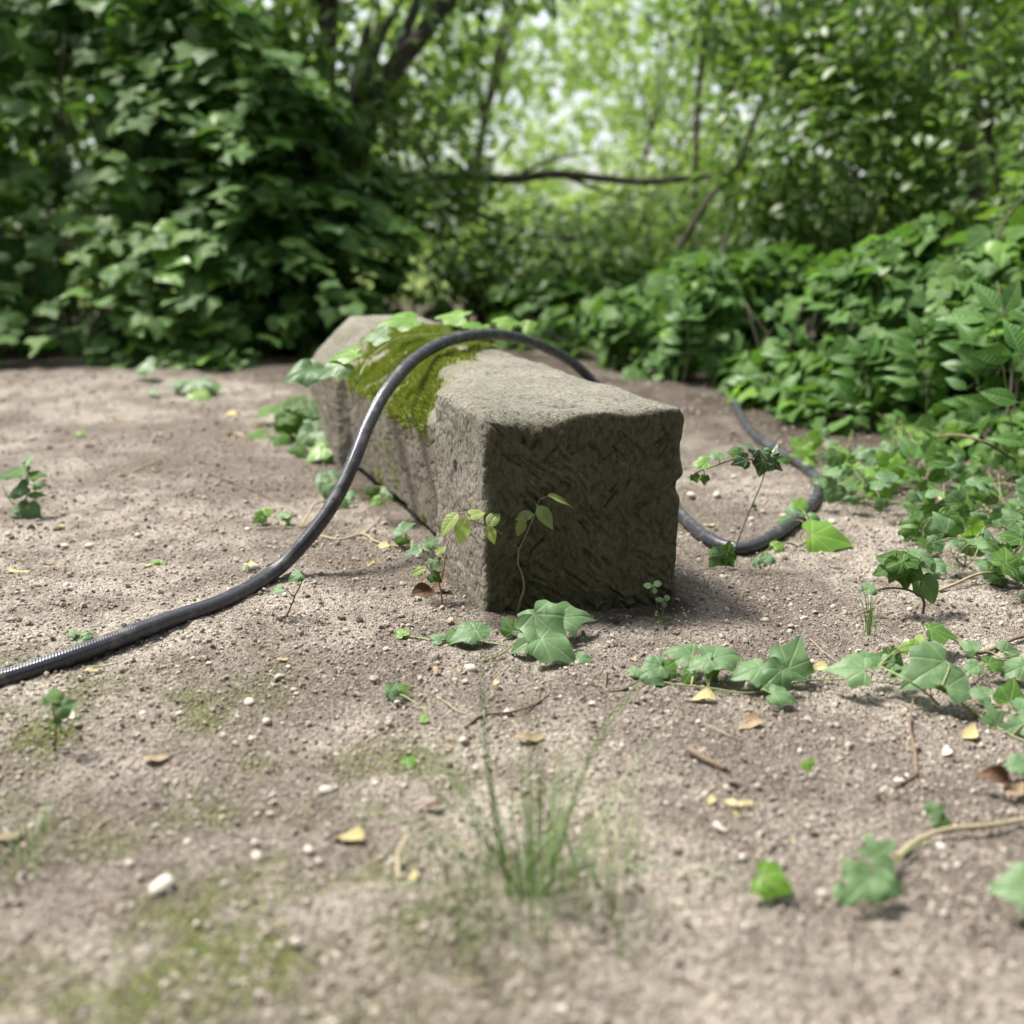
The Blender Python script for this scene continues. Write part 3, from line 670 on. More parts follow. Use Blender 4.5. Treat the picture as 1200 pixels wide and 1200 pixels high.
plant('ivy_plant', 'tiny ivy shoot on the soil along the shaded left flank of the post', IVY, (472, 640),
      [[(425, 630, .004), (450, 638, .004), (472, 640, .006), (486, 636, .02)]],
      [(467, 622, .04, 24, 160, 35, 'frontlobed'), (478, 615, .045, 22, 40, 35, 'frontlobed'), (472, 632, .02, 20, -30, 50, 'dark')], stem='stem_pale')
# left flank: ivy at the far end of the post, and little shoots near the hose
plant('ivy_plant', 'dense low ivy clump growing against the far left end of the post', IVY, (362, 528),
      [[(318, 500, .01), (345, 510, .03), (365, 525, .01)], [(385, 528, .0), (375, 505, .05), (362, 485, .10), (355, 465, .16)], [(365, 525, .0), (390, 515, .05), (402, 495, .08)]],
      [(312, 480, .05, 34, 150, 25, 'ivyb'), (330, 476, .10, 40, 160, 25, 'ivyb'), (350, 470, .12, 40, 60, 35, 'ivy'), (341, 500, .05, 44, -70, 60, 'ivyb'), (300, 508, .012, 34, 190, 20, 'ivyb'), (358, 512, .05, 36, 210, 45), (372, 498, .08, 34, 20, 50), (366, 480, .12, 32, 120, 55, 'ivyb'), (383, 512, .06, 36, 20, 40), (395, 500, .07, 34, 40, 45),
       (372, 530, .03, 36, 215, 35, 'bright'), (390, 490, .10, 30, 60, 40), (352, 437, .30, 44, 205, 35), (368, 432, .30, 40, 30, 35), (330, 515, .02, 26, -40, 40, 'dark'), (350, 528, .02, 24, -60, 40, 'dark'), (335, 488, .08, 30, 100, 50, 'dark'), (385, 535, .02, 22, -40, 35)], r=.0022)
plant('ivy_plant', 'bluish green ivy shoot behind the rising hose on the left of the post', IVY, (395, 588),
      [[(380, 600, .003), (392, 590, .01), (398, 575, .04)]], [(378, 562, .05, 26, 215, 30), (390, 555, .06, 24, 60, 30), (383, 575, .03, 26, -100, 60), (410, 580, .02, 22, 30, 40), (402, 590, .015, 20, -40, 40, 'dark')])
plant('ivy_plant', 'ivy shoot tucked into the dark gap under the mossy shaft', IVY, (440, 592), [[(430, 596, .003), (445, 590, .012), (460, 582, .02)]],
      [(453, 573, .03, 24, 120, 45), (437, 577, .02, 20, -80, 60, 'dark'), (463, 584, .015, 18, -20, 50, 'dark'), (440, 588, .01, 18, 200, 45, 'bright')])
plant('ivy_plant', 'two small ivy shoots joined by a runner on open soil left of the hose', IVY, (318, 618),
      [[.0016, (302, 620, .004), (330, 618, .004), (352, 618, .004), (366, 612, .008), (380, 590, .02)], [(312, 616, .004), (306, 608, .015)], [(333, 617, .004), (334, 608, .014)]],
      [(303, 607, .02, 20, 210, 50, 'dark'), (311, 600, .03, 20, 40, 40, 'bright'), (332, 602, .025, 20, 100, 35), (336, 608, .015, 14, -60, 50, 'bright')], stem='stem_pale')
plant('ivy_shoot', 'dark forked stub with one small pale leaf, standing right of the hose on bare soil', 'seedling', (336, 722),
      [[.0016, (336, 722, 0), (342, 708, 0), (347, 695, 0), (352, 686, 0), (355, 675, 0)], [.0009, (345, 700, 0), (337, 692, 0), (331, 689, 0)]], [(346, 675, -.005, 22, 200, 35), (324, 691, -.01, 20, 200, 25)], upright=True, stem='stem_brown')
plant('herb_plant', 'leafy weed with upright stems on the soil at the left edge', 'weed', (30, 604),
      [[.0020, (28, 604, 0), (30, 588, 0), (32, 568, 0), (34, 545, 0)], [.0015, (28, 604, 0), (38, 594, .0), (40, 580, 0)], [.0015, (28, 600, 0), (15, 590, .0), (2, 570, 0)]],
      [(32, 540, 0, 24, 90, 40, 'point'), (22, 552, -.01, 26, 170, 25, 'dark'), (42, 556, -.01, 24, 10, 30, 'dark'), (10, 553, 0, 30, 160, 25, 'dark'), (24, 572, -.02, 26, 200, 45), (40, 580, -.02, 22, 20, 45, 'point'), (38, 601, -.03, 28, -40, 60), (22, 596, -.02, 26, 200, 35), (28, 608, -.03, 22, -100, 60), (16, 578, .0, 22, 200, 40, 'dark'), (46, 568, 0, 18, 20, 30)], upright=True)
plant('seedling', 'out of focus seedling with two dark leaves and a pale husk at lower left', 'seedling', (64, 880), [[.0016, (64, 880, 0), (65, 865, 0), (66, 850, 0), (64, 838, 0)]],
      [(61, 815, 0, 26, 110, 45, 'dark'), (77, 827, -.005, 30, 20, 50), (66, 845, -.01, 14, 200, 60, 'dark')], upright=True, stem='stem_brown')
plant('ivy_plant', 'single ivy leaf at the foot of the ivy bank on the left', IVY, (170, 440), [[(168, 442, .0), (167, 434, .04)]], [(168, 430, .05, 34, 200, 35)])
plant('ivy_plant', 'flat ivy runner with four leaves on the soil before the ivy bank', IVY, (232, 462), [[(205, 452, .01), (235, 460, .01), (262, 462, .01)]],
      [(218, 452, .03, 30, 200, 25), (235, 462, .02, 30, -20, 25, 'bright'), (250, 452, .03, 26, 40, 30), (236, 447, .05, 26, 120, 30), (208, 448, .03, 24, 150, 30), (178, 458, .012, 18, 190, 20)])
plant('ivy_plant', 'small isolated ivy sprig on the open soil below the hose', IVY, (470, 820), [[(450, 812, .003), (472, 815, .008), (492, 828, .003)]], [(459, 808, .015, 24, 70, 50), (473, 806, .012, 18, 20, 30, 'dark'), (496, 842, .004, 14, 200, 20, 'bright')])
plant('clover_plant', 'two trefoil clover leaves on thin stalks by the right foot of the dressed end', 'clover', (772, 728),
      [[.0007, (772, 728, 0), (770, 710, 0), (765, 688, 0)], [.0007, (774, 728, 0), (778, 712, 0), (777, 703, 0)]],
      [(760, 686, -.01, 12, 160, 40, 'clover'), (770, 684, -.01, 12, 30, 40, 'clover'), (766, 690, -.012, 12, -80, 50, 'clover'), (773, 703, -.01, 10, 160, 50, 'clover'), (781, 701, -.01, 10, 30, 50, 'clover'), (778, 707, -.012, 10, -80, 55, 'clover'), (775, 732, -.01, 18, -80, 40, 'dark')], upright=True, jit=4)
# dangling sprig beside the stone
plant('ivy_plant', 'silver veined ivy sprig arching on a thin bare stem right of the post', IVY, (850, 664),
      [[.0017, (850, 664, 0), (858, 652, 0), (866, 630, 0), (878, 600, 0), (890, 572, 0), (896, 555, 0)], [.0017, (896, 555, 0), (884, 540, 0), (862, 538, 0), (838, 546, 0), (820, 552, 0), (806, 560, 0)]],
      [(880, 522, -.01, 28, 150, 35, 'varieg', 34), (898, 535, -.01, 30, -60, 43, 'varieg', 12), (870, 540, -.02, 26, 200, 63, 'varieg', 25), (892, 548, -.02, 28, -110, 85, 'varieg', -27), (905, 528, .0, 21, 60, 58, 'varieg', -34), (918, 536, 0, 26, 10, 30, 'dark'), (910, 545, -.01, 20, -30, 60, 'varieg', -2), (862, 530, 0, 22, 170, 35, 'dark'), (840, 532, 0, 22, 100, 35), (822, 542, 0, 24, 190, 30, 'bright'),
       (826, 562, 0, 14, -90, 70, 'dark'), (815, 560, 0, 14, -70, 70, 'dark'), (852, 648, -.01, 32, 60, 75, 'dark'), (840, 655, -.015, 28, 230, 75), (884, 592, 0, 8, 60, 60), (855, 656, -.02, 22, -60, 70, 'dark')], upright=True, stem='stem_brown')
plant('ivy_plant', 'wide flat ivy leaf lying on the soil right of the hose loop', IVY, (952, 640), [[(936, 640, .003), (945, 625, .02), (962, 622, .025)]],
      [(970, 629, .025, 62, -10, 38, 'bright'), (930, 600, .03, 24, 130, 45), (920, 612, .02, 24, 200, 40, 'dark'), (938, 590, .04, 24, 60, 40, 'bright'), (955, 610, .02, 24, -30, 40), (912, 639, .012, 20, 20, 40, 'bright'), (898, 655, .008, 22, 230, 35), (885, 658, .006, 14, 250, 30)])
# bright ivy trailing over the moss
b = gnd(520, 560)
def top_pt(px, py, zc): return at(px, py, zc)
root = tag(empty('ivy_plant', at(440, 440, 2.35)), 'bright green ivy runner trailing over the mossy top of the post', IVY); org = root.location.copy()
mb = MB(); run = mb.tube([at(418, 450, 2.22), at(428, 428, 2.32), at(445, 410, 2.42), at(470, 396, 2.50), at(500, 393, 2.58), at(530, 390, 2.66), at(565, 388, 2.74), at(598, 388, 2.80)], .0022, .0018, 6, 5)
for px, py, zc, w, ang, tl, k in [(468, 375, 2.46, 46, 200, 20, 'bright'), (530, 369, 2.58, 42, 150, 22, 'bright'), (556, 380, 2.66, 32, -10, 10, 'bright'), (594, 377, 2.72, 30, 20, 28, 'bright'), (620, 381, 2.80, 20, 40, 50, 'bright'), (404, 415, 2.22, 40, 190, 18, 'bright'), (392, 430, 2.2, 38, 215, 35, 'front'), (440, 393, 2.35, 36, 190, 22, 'front'), (566, 385, 2.72, 18, 200, 30, 'bright')]:
    c = at(px, py, zc); s = w * zc / FPX; a = R(ang); tl = R(tl); n = Vector((random.uniform(-.15, .15), -math.sin(tl), math.cos(tl))); t = Vector((math.cos(a), math.sin(a) * .8, 0)); t = (t - n * t.dot(n)).normalized()
    lb = c - t * s * .38; q = min(run, key=lambda p: (p - lb).length)
    mb.tube([q, (q + lb) * .5 + Vector((0, 0, .008)), lb], .0012, .0009, 5, 3, cap=False); put_leaf(root, org, k, lb, t, n, s)
mb.build('stem', M['stem_green'], root, org)
# lower right, out of focus
plant('ivy_plant', 'blurred ivy leaves close to the lens at the lower right', IVY, (1030, 1050), [[(985, 1040, .01), (1020, 1045, .01), (1060, 1000, .01), (1090, 985, .02)]],
      [(1033, 997, .03, 58, 40, 40, 'star'), (1010, 1038, .03, 60, 210, 40, 'frontlobed'), (1040, 1038, .025, 46, -20, 35, 'front'), (1000, 1018, .02, 36, 120, 40, 'front'), (985, 1046, .01, 26, 200, 30, 'front')])
plant('ivy_plant', 'single blurred bright ivy leaf on the soil near the bottom of the view', IVY, (905, 1044), [[(905, 1050, .0), (903, 1040, .015)]], [(906, 1033, .018, 52, -20, 35, 'bright')])
plant('ivy_plant', 'small ivy leaf by the pale runner at lower right', IVY, (1100, 968), [[(1105, 970, .002), (1100, 960, .012)]], [(1098, 951, .018, 32, 30, 40), (1106, 962, .01, 24, -40, 30, 'dark')])
plant('ivy_plant', 'large blurred leaf cut by the lower right edge of the view', IVY, (1210, 1075), [[(1215, 1080, .0), (1212, 1050, .03)]], [(1196, 1040, .04, 70, 170, 40), (1192, 896, .02, 34, 180, 35)])
plant('seedling', 'tiny fresh seedling on bare soil between post and lower right ivy', 'seedling', (946, 908), [[.0008, (946, 908, 0), (947, 896, 0)]], [(942, 896, 0, 12, 150, 45, 'bright'), (951, 892, 0, 12, 40, 45, 'bright'), (948, 900, -.004, 10, -60, 50, 'bright')], upright=True)
plant('seedling', 'tiny fresh seedling on the open soil left of the hose', 'seedling', (183, 663), [[.0008, (183, 664, 0), (183, 660, 0)]], [(179, 660, 0, 12, 160, 30, 'bright'), (187, 660, 0, 12, 20, 30, 'bright'), (183, 657, 0, 9, 90, 30, 'bright')], upright=True)
plant('seedling', 'pale leaf poking out just above the hose at the left', 'seedling', (98, 750), [[.0008, (98, 752, 0), (98, 747, 0)]], [(97, 746, 0, 26, 30, 30), (84, 742, 0, 14, 170, 30)], upright=True)
plant('seedling', 'tiny yellow green seedling beside a white pebble behind the hose', 'seedling', (291, 674), [[.0008, (291, 674, 0), (292, 664, 0)]], [(292, 660, 0, 12, 80, 50, 'dryyellow'), (288, 663, 0, 9, 170, 40, 'bright')], upright=True)

# ------------------------------------------------------------------ right-hand ground cover: each plant rooted in the soil
GC = 'leafy plants crowding the soil on the right'
rg = random.Random(21)
spots = [(978, 548, 'leafy weed touching the far side of the hose loop', 'bright'), (1015, 568, 'broad leaved weed just right of the hose loop', 'front'), (1040, 575, 'pale flat weed leaning on a green runner', 'bright'), (1000, 590, 'low weed over a light runner, nearest the open soil', 'front'),
         (1085, 555, 'upright weed with two tall pointed leaves', 'point'), (1130, 570, 'weed with a pale round leaf among pointed ones', 'point'), (1110, 610, 'weed with long arching leaves in front of the pointed weeds', 'front'), (1165, 600, 'dark glossy ivy under the bowed twig', 'ivyb'),
         (1175, 640, 'trailing ivy with wide leaves by the right edge', 'front'), (1130, 665, 'glossy ivy with a shiny pale leaf above the arching woody ivy', 'front'), (1195, 680, 'ivy with drooping leaves at the right edge above the soil', 'ivyb'), (1200, 560, 'tall dark ivy at the right edge of the ground cover', 'ivyb'), (1060, 530, 'bushy weed in the shade of the hedge', 'point'), (1100, 640, 'ivy with dark leaves beside a bare pale twig', 'ivy'), (1240, 610, 'ivy partly outside the right edge of the view', 'front'), (1250, 700, 'ivy outside the right edge of the soil', 'front')]
for px, py, lab, key in spots:
    b0 = gnd(px, py); zc = depth(b0); lv = []; st = []; n = 19
    for k in range(n):
        dx, hh = rg.uniform(-42, 42), rg.uniform(.01, .11)
        dy = rg.uniform(-14, 14)
        w = rg.uniform(18, 36) * 1.75 / zc ** .8
        lv.append((px + dx, py + dy - hh * FPX / zc * .82, hh, w, rg.uniform(0, 360) if key == 'front' else rg.choice((30, 150, 80, 210, -40)) + rg.uniform(-25, 25), rg.uniform(10, 78), key if rg.random() < .6 else rg.choice(('front', 'bright', 'pointb', 'dark', 'point'))))
    for k in range(4): st.append([.0016, (px, py, .0), (px + rg.uniform(-15, 15), py - 14, .03), (px + rg.uniform(-38, 38), py - rg.uniform(20, 50), .07)])
    plant('weed_plant' if key in ('point', 'bright') else 'ivy_plant', lab, 'weed' if key in ('point', 'bright') else IVY, (px, py), st, lv, key=key, group=GC)
# upright pointed shoots
def pointed_shoot(px, py, tipx, tipy, label, w, n=5, Yo=0.0):
    b0 = gnd(px, py); lv = []
    for k in range(n):
        f = .45 + .55 * k / (n - 1); qx, qy = px + (tipx - px) * f, py + (tipy - py) * f
        for sgn in (-1, 1): lv.append((qx + sgn * w * .55, qy - 4, rg.uniform(-.03, .03), w * rg.uniform(.8, 1.15), (155 if sgn < 0 else 25) + rg.uniform(-20, 20), rg.uniform(35, 80), rg.choice(('point', 'pointb'))))
    lv.append((tipx - 6, tipy - w * .5, 0, w, 110, 65, 'point')); lv.append((tipx + w * .4, tipy - w * .5, 0, w, 60, 65, 'point'))
    plant('weed_plant', label, 'weed', (px, py), [[.0026, (px, py, 0), ((px + tipx) / 2 + 4, (py + tipy) / 2, 0), (tipx, tipy, 0)]], lv, key='point', upright=True)
pointed_shoot(1078, 575, 1072, 545, 'upright shoot with two large pointed leaves before the dark hedge', 38, 2)
pointed_shoot(1135, 570, 1130, 545, 'shorter shoot with paired pointed leaves left of the hedge end', 28, 2)
pointed_shoot(1190, 560, 1165, 375, 'tall shrub shoot with large pointed leaves standing at the right edge', 52, 3)
pointed_shoot(1225, 600, 1195, 420, 'tall leafy shoot half outside the right edge', 48, 3)
pointed_shoot(1020, 505, 1010, 425, 'leafy shoot rising out of the right hedge beside its dark hollow', 34, 4)
pointed_shoot(930, 478, 925, 405, 'leafy shoot rising out of the right hedge above the hose end', 28, 4)
pointed_shoot(1085, 520, 1080, 400, 'tall leafy shoot in the middle of the right hedge', 36, 5)
pointed_shoot(800, 450, 806, 375, 'leafy shoot at the left end of the right hedge', 24, 4)
pointed_shoot(1150, 530, 1140, 410, 'slim shoot with pointed leaves in front of the right hedge', 36, 4)

# ------------------------------------------------------------------ grass
def tuft(label, base, blades, seed, spread, key='grass'):
    rg = random.Random(seed); b = gnd(*base); root = tag(empty('grass_tuft', b), label, 'grass tuft')
    for k in range(blades):
        a = rg.uniform(0, 6.28); L = rg.uniform(.5, 1) * spread[0]; lean = rg.uniform(.05, 1) * spread[1]; r0 = rg.uniform(0, spread[2])
        o = Vector((math.cos(a) * r0, math.sin(a) * r0, 0)) + b; d = Vector((math.cos(a), math.sin(a), 0)); sd = Vector((-d.y, d.x, 0)); w = rg.uniform(.0007, .0014)
        V, F = [], []
        for i in range(8):
            f = i / 7; p = o + d * (lean * L * f ** 1.8) + Vector((0, 0, L * (f - .25 * lean * f * f))); ww = w * (1 - f ** 2) + .0001
            V += [p - sd * ww - b, p + d * ww * .3 - b, p + sd * ww - b]
            if i: F += [(3 * i - 3, 3 * i - 2, 3 * i + 1, 3 * i), (3 * i - 2, 3 * i - 1, 3 * i + 2, 3 * i + 1)]
        me = bpy.data.meshes.new('blade'); me.from_pydata(V, [], F); me.materials.append(M['drygrass' if rg.random() < .12 or key == 'dry' else 'grass']); me.polygons.foreach_set('use_smooth', [True] * len(F))
        link('blade', me, root)
tuft('big blurred grass tuft close to the lens at the bottom centre', (628, 1062), 64, 31, (.19, 1.25, .07))
tuft('second thinner grass tuft just left of the big bottom tuft', (560, 1075), 30, 32, (.12, 1.1, .07))
tuft('sparse grass at the bottom right of the big tuft', (720, 1080), 24, 36, (.12, 1.1, .07))
tuft('small grass tuft with a straw blade between trailing vine and arching ivy', (1018, 748), 14, 33, (.12, .45, .012))
tuft('low grass tuft at the lower left corner', (30, 1010), 34, 34, (.045, 1.0, .06))
tuft('low grass tuft on the greenish soil below the hose', (55, 850), 26, 37, (.03, 1.0, .06))
tuft('low grass tuft left of centre at the bottom', (215, 935), 22, 38, (.028, 1.0, .07))
# two long single blades arching up from the big tuft
b = gnd(628, 1062)
for lab, pts in (('long single grass blade standing up in front of the ivy at the post foot', [(600, 1060, 0), (580, 960, .02), (568, 850, .04), (564, 760, .06)]), ('long grass blade bowed to the right from the bottom tuft', [(640, 1055, 0), (665, 960, .02), (700, 870, .05), (745, 805, .09), (780, 785, .13)]), ('long grass blade bowed to the left from the bottom tuft', [(615, 1058, 0), (570, 985, .01), (510, 930, .03), (455, 860, .05)])):
    P = spline([aty(px, py, b.y + d) for px, py, d in pts], 6); V, F = [], []
    o0 = P[0].copy()
    for i, p in enumerate(P):
        f = i / (len(P) - 1); w = .0019 * (1 - f ** 3) + .0001; V += [p - o0 - Vector((w, 0, 0)), p - o0 + Vector((0, w * .4, 0)), p - o0 + Vector((w, 0, 0))]
        if i: F += [(3 * i - 3, 3 * i - 2, 3 * i + 1, 3 * i), (3 * i - 2, 3 * i - 1, 3 * i + 2, 3 * i + 1)]
    me = bpy.data.meshes.new('long_grass'); me.from_pydata(V, [], F); me.materials.append(M['grass']); me.polygons.foreach_set('use_smooth', [True] * len(F))
    tag(link('long_grass', me, None, o0), lab, 'grass blade')

# ------------------------------------------------------------------ fallen leaves, pebbles, twigs
def fallen(px, py, w, ang, key, label, tilt=12, roll=0, dz=.006, cat='dead leaf', name='dead_leaf', group=None):
    p = gnd(px, py, dz); s = w * depth(p) / FPX; a, tl, ro = R(ang), R(tilt), R(roll)
    n = Vector((math.sin(ro), -math.sin(tl), 1)).normalized(); t = Vector((math.cos(a), math.sin(a), 0))
    o = link(name, random.choice(LM[key])); o.matrix_world = basis(p - t * s * .4, t, n, s); tag(o, label, cat, group)
fallen(498, 697, 42, 200, 'drybrown', 'brown curled dead leaf under the seedling at the left foot of the post', 20)
fallen(512, 690, 32, 60, 'drybrown', 'dark brown folded dead leaf touching the left flank of the post', 40)
fallen(827, 818, 30, 165, 'dryyellow', 'yellow rolled dead leaf below the trailing vine')
fallen(882, 848, 34, 190, 'drytan', 'tan arched dead leaf below the trailing vine, right of the yellow one', 10)
fallen(618, 863, 38, 10, 'drytan', 'tan crumpled dead leaf on open soil in front of the post', 15)
fallen(832, 938, 20, 60, 'dryyellow', 'small yellow leaflet left of the yellow trefoil leaf')
fallen(856, 942, 18, 130, 'dryyellow', 'left leaflet of the yellow trefoil leaf on the lower soil'); fallen(872, 941, 24, 15, 'dryyellow', 'right leaflet of the yellow trefoil leaf on the lower soil'); fallen(863, 952, 12, -80, 'dryyellow', 'bottom leaflet of the yellow trefoil leaf on the lower soil')
fallen(842, 966, 18, -50, 'petal', 'pale petal below the yellow trefoil leaf')
fallen(1168, 915, 42, 150, 'drybrown', 'brown upright dead leaf near the right edge of the lower soil', 65, 0, .015)
fallen(1185, 925, 36, 20, 'drytan', 'tan dead leaf leaning on the brown one near the right edge', 40)
fallen(1132, 860, 32, 40, 'dryyellow', 'greenish yellow rolled dead leaf under the star leaved ivy', 40)
fallen(1106, 881, 20, 50, 'petal', 'pale papery scrap left of the greenish yellow dead leaf', 30)
fallen(1052, 913, 14, 10, 'petal', 'white papery scrap on the lower right soil')
fallen(20, 669, 24, 0, 'dryyellow', 'yellow dead leaf at the left edge above the hose')
fallen(55, 658, 16, 10, 'drytan', 'small tan scrap right of the yellow leaf at the left edge')
fallen(270, 487, 22, 170, 'dryyellow', 'yellow leaf left of the ivy clump at the far end of the post'); fallen(301, 497, 24, 20, 'drytan', 'tan leaf touching the ivy clump at the far end of the post'); fallen(275, 508, 28, -20, 'drytan', 'pale tan leaf below the yellow leaf near the far end of the post')
fallen(141, 492, 22, -10, 'drytan', 'tan leaf on the far left soil'); fallen(103, 521, 16, 30, 'drytan', 'small brownish leaf on the far left soil'); fallen(95, 508, 12, 60, 'bright', 'small fresh green leaf lying on the far left soil', 30)
fallen(184, 509, 12, 50, 'dryyellow', 'small yellow scrap in the middle of the far left soil'); fallen(146, 556, 22, 10, 'drytan', 'tan leaf at the end of a pale twig on the left soil'); fallen(180, 550, 14, 80, 'drytan', 'small tan leaf above the pale twig on the left soil')
fallen(388, 538, 22, -20, 'drytan', 'tan leaf by the far foot of the post behind the hose'); fallen(448, 641, 22, 180, 'dryyellow', 'pale yellow leaf on the runner at the left flank of the post')
fallen(97, 848, 22, -70, 'petal', 'white husk beside the blurred seedling', 35); fallen(80, 840, 20, 160, 'petal', 'second pale husk beside the blurred seedling')
fallen(180, 888, 30, 10, 'drytan', 'tan dead leaf at lower left', 15); fallen(10, 980, 30, 40, 'drytan', 'tan leaf scrap at the bottom left')
fallen(414, 982, 34, 160, 'dryyellow', 'blurred pale yellow leaf at the bottom left of the grass'); fallen(483, 1028, 22, 80, 'dryyellow', 'blurred yellow leaf at the bottom beside the grass'); fallen(506, 943, 26, 10, 'drybrown', 'brown leaf scrap left of the big grass tuft'); fallen(480, 893, 18, 60, 'bright', 'fresh green scrap of leaf on the lower soil', 25)
fallen(830, 615, 16, 20, 'dryyellow', 'yellow leaf on the soil inside the hose loop'); fallen(1165, 500, 24, 30, 'drybrown', 'rust coloured leaf low in the right hedge', 40, 0, .08)
fallen(630, 806, 14, 30, 'dryyellow', 'small yellow leaf bit above the dark twig'); fallen(580, 801, 14, 80, 'dryyellow', 'tiny yellow leaf bit left of the dark twig'); fallen(722, 724, 18, 20, 'drybrown', 'dark leaf scrap at the foot of the dressed end')
fallen(330, 772, 14, 10, 'dryyellow', 'small yellow bit below the hose'); fallen(105, 785, 16, 10, 'dryyellow', 'yellow bit just below the hose at the left'); fallen(170, 661, 14, 5, 'dryyellow', 'thin yellow leaf bit near the tiny seedling left of the hose')

PEB = 'pale pebbles scattered over the bare soil'
rg2 = np.random.default_rng(12); PM = []
def subdiv(V, F):
    mid = {}; V = [tuple(v) for v in V]; out = []
    def mp(a, b):
        k = (min(a, b), max(a, b))
        if k not in mid: p = np.array(V[a]) + V[b]; V.append(tuple(p / np.linalg.norm(p))); mid[k] = len(V) - 1
        return mid[k]
    for a, b, c in F: x, y, z = mp(a, b), mp(b, c), mp(c, a); out += [(a, x, z), (b, y, x), (c, z, y), (x, y, z)]
    return np.array(V), np.array(out)
SV, SF = subdiv(ICO_V, ICO_F)
for k in range(6):
    d = 1 + .28 * fbm(SV * .9 + 9 * k, 2)[:, None]; PM.append([mesh_np('pebble', SV * d * np.array([.5, .5 * rg2.uniform(.65, .95), .5 * rg2.uniform(.4, .7)]), SF, M[q]) for q in ('pebble_pale', 'pebble_dull')])
def pebble(px, py, w, label, dull=0, group=PEB):
    p = gnd(px, py); s = w * depth(p) / FPX; o = link('pebble', PM[rg2.integers(6)][dull]); o.location = p + Vector((0, 0, s * .16)); o.scale = (s, s, s); o.rotation_euler = (rg2.uniform(-.3, .3), rg2.uniform(-.3, .3), rg2.uniform(0, 6)); tag(o, label, 'pebble', group)
for a in [(292, 825, 17, 'white oval pebble on open soil below the hose, the largest there'), (313, 848, 15, 'flat pale pebble just below and right of the white oval pebble'), (210, 838, 10, 'small white pebble left of the white oval pebble'), (167, 838, 12, 'pale pebble between white husk and white oval pebble'), (301, 1006, 19, 'bright white pebble near the bottom left'), (552, 786, 17, 'white square pebble by the tip of the ivy stem before the post'), (594, 838, 13, 'white pebble beside the dark twig'), (543, 870, 14, 'white oval pebble left of the tan crumpled leaf'), (295, 670, 22, 'cream flat stone half hidden behind the hose'), (623, 914, 10, 'small white pebble behind the big grass tuft'), (105, 642, 12, 'white pebble on the left soil above the hose'), (76, 642, 11, 'pale pebble left of the white one above the hose'), (383, 929, 20, 'pale broad pebble at lower left of centre'), (362, 998, 16, 'pale pebble right of the bright white pebble'), (190, 1043, 34, 'long cream pebble at the bottom left edge'), (220, 989, 11, 'round white pebble above the long cream one'), (36, 970, 12, 'white pebble in the green soil at the lower left'), (840, 582, 12, 'white pebble on the soil between post and hose loop'), (860, 560, 9, 'small pale pebble inside the hose loop'), (918, 606, 9, 'pale pebble tucked inside the bend of the hose loop'), (810, 582, 12, 'pale pebble against the right side of the post'), (1103, 995, 15, 'pale pebble by the runner at lower right'), (897, 728, 9, 'white pebble above the trailing vine'), (940, 726, 10, 'pale pebble above the upright vine leaf'), (1063, 755, 13, 'cream pebble behind the big folded leaf'), (440, 920, 10, 'cream pebble left of the big grass tuft'), (1066, 716, 10, 'cream pebble at the foot of the arching woody ivy')]: pebble(*a)
rg3 = random.Random(5)
for k in range(90):
    px, py = rg3.uniform(0, 1000), rg3.uniform(600, 1190)
    s_, t_ = stone_uv(*gnd(px, py)[:2])
    if -.02 < s_ < SW + .02 and -.1 < t_ < SL: continue
    dl = rg3.random() < .6
    pebble(px, py, rg3.uniform(5, 11), 'dull brownish grey pebble lying among the soil crumbs' if dl else 'small pale pebble lying among the soil crumbs', 1 if dl else 0, 'dull small pebbles among the soil crumbs' if dl else 'pale small pebbles among the soil crumbs')
def twig(label, pts, r0, r1, mat='stem_brown', up=False, branches=(), name='twig', cat='twig'):
    mb = MB(); mb.tube([gnd(*p) for p in pts], r0, r1, 7, 6)
    for q in branches: mb.tube([gnd(*p) for p in q], r1 * 1.1, r1 * .6, 6, 5)
    o0 = gnd(*pts[0]); o = mb.build(name, M[mat], None, o0); o.location = o0; tag(o, label, cat)
twig('short dark stick on the soil below the trailing vine', [(806, 877, .008), (828, 890, .007), (852, 901, .006)], .0045, .0028)
twig('thin curved dark twig on open soil in front of the post', [(545, 852, .002), (565, 838, .004), (600, 834, .006), (628, 824, .006), (644, 812, .004)], .0020, .0013, branches=[[(630, 823, .005), (632, 806, .008), (622, 795, .006)]])
twig('forked brown twig left end of the trailing vine', [(683, 822, .003), (708, 812, .005), (730, 808, .006), (752, 796, .01)], .0018, .0014, branches=[[(708, 812, .005), (710, 790, .008), (705, 782, .006)]])
twig('thin bare root hanging from the big folded ivy leaf', [(1074, 908, .002), (1072, 880, .006), (1066, 850, .012), (1070, 820, .02)], .0022, .0016, branches=[[(1074, 908, .002), (1050, 922, .003), (1018, 936, .002)], [(1075, 850, .006), (1086, 866, .002)]])
twig('thin pale twig lying across the left soil', [(148, 557, .004), (165, 548, .006), (190, 538, .006)], .0030, .0018, 'stem_pale')
twig('fine brown twig on the soil left of the rising hose', [(248, 555, .004), (275, 566, .006), (300, 576, .005), (325, 588, .004)], .0030, .0018, branches=[[(275, 566, .006), (255, 560, .02)]])
twig('pale root runner curling along the left flank of the post', [(376, 628, .003), (400, 632, .005), (425, 626, .008), (440, 634, .006), (462, 640, .004), (492, 640, .003)], .0026, .0020, 'stem_pale', branches=[[(425, 626, .008), (440, 612, .006), (445, 604, .004)]])
twig('short pale runner arching from the soil to the hose', [(352, 618, .002), (360, 605, .02), (368, 592, .035), (384, 586, .03)], .0024, .0020, 'stem_pale')
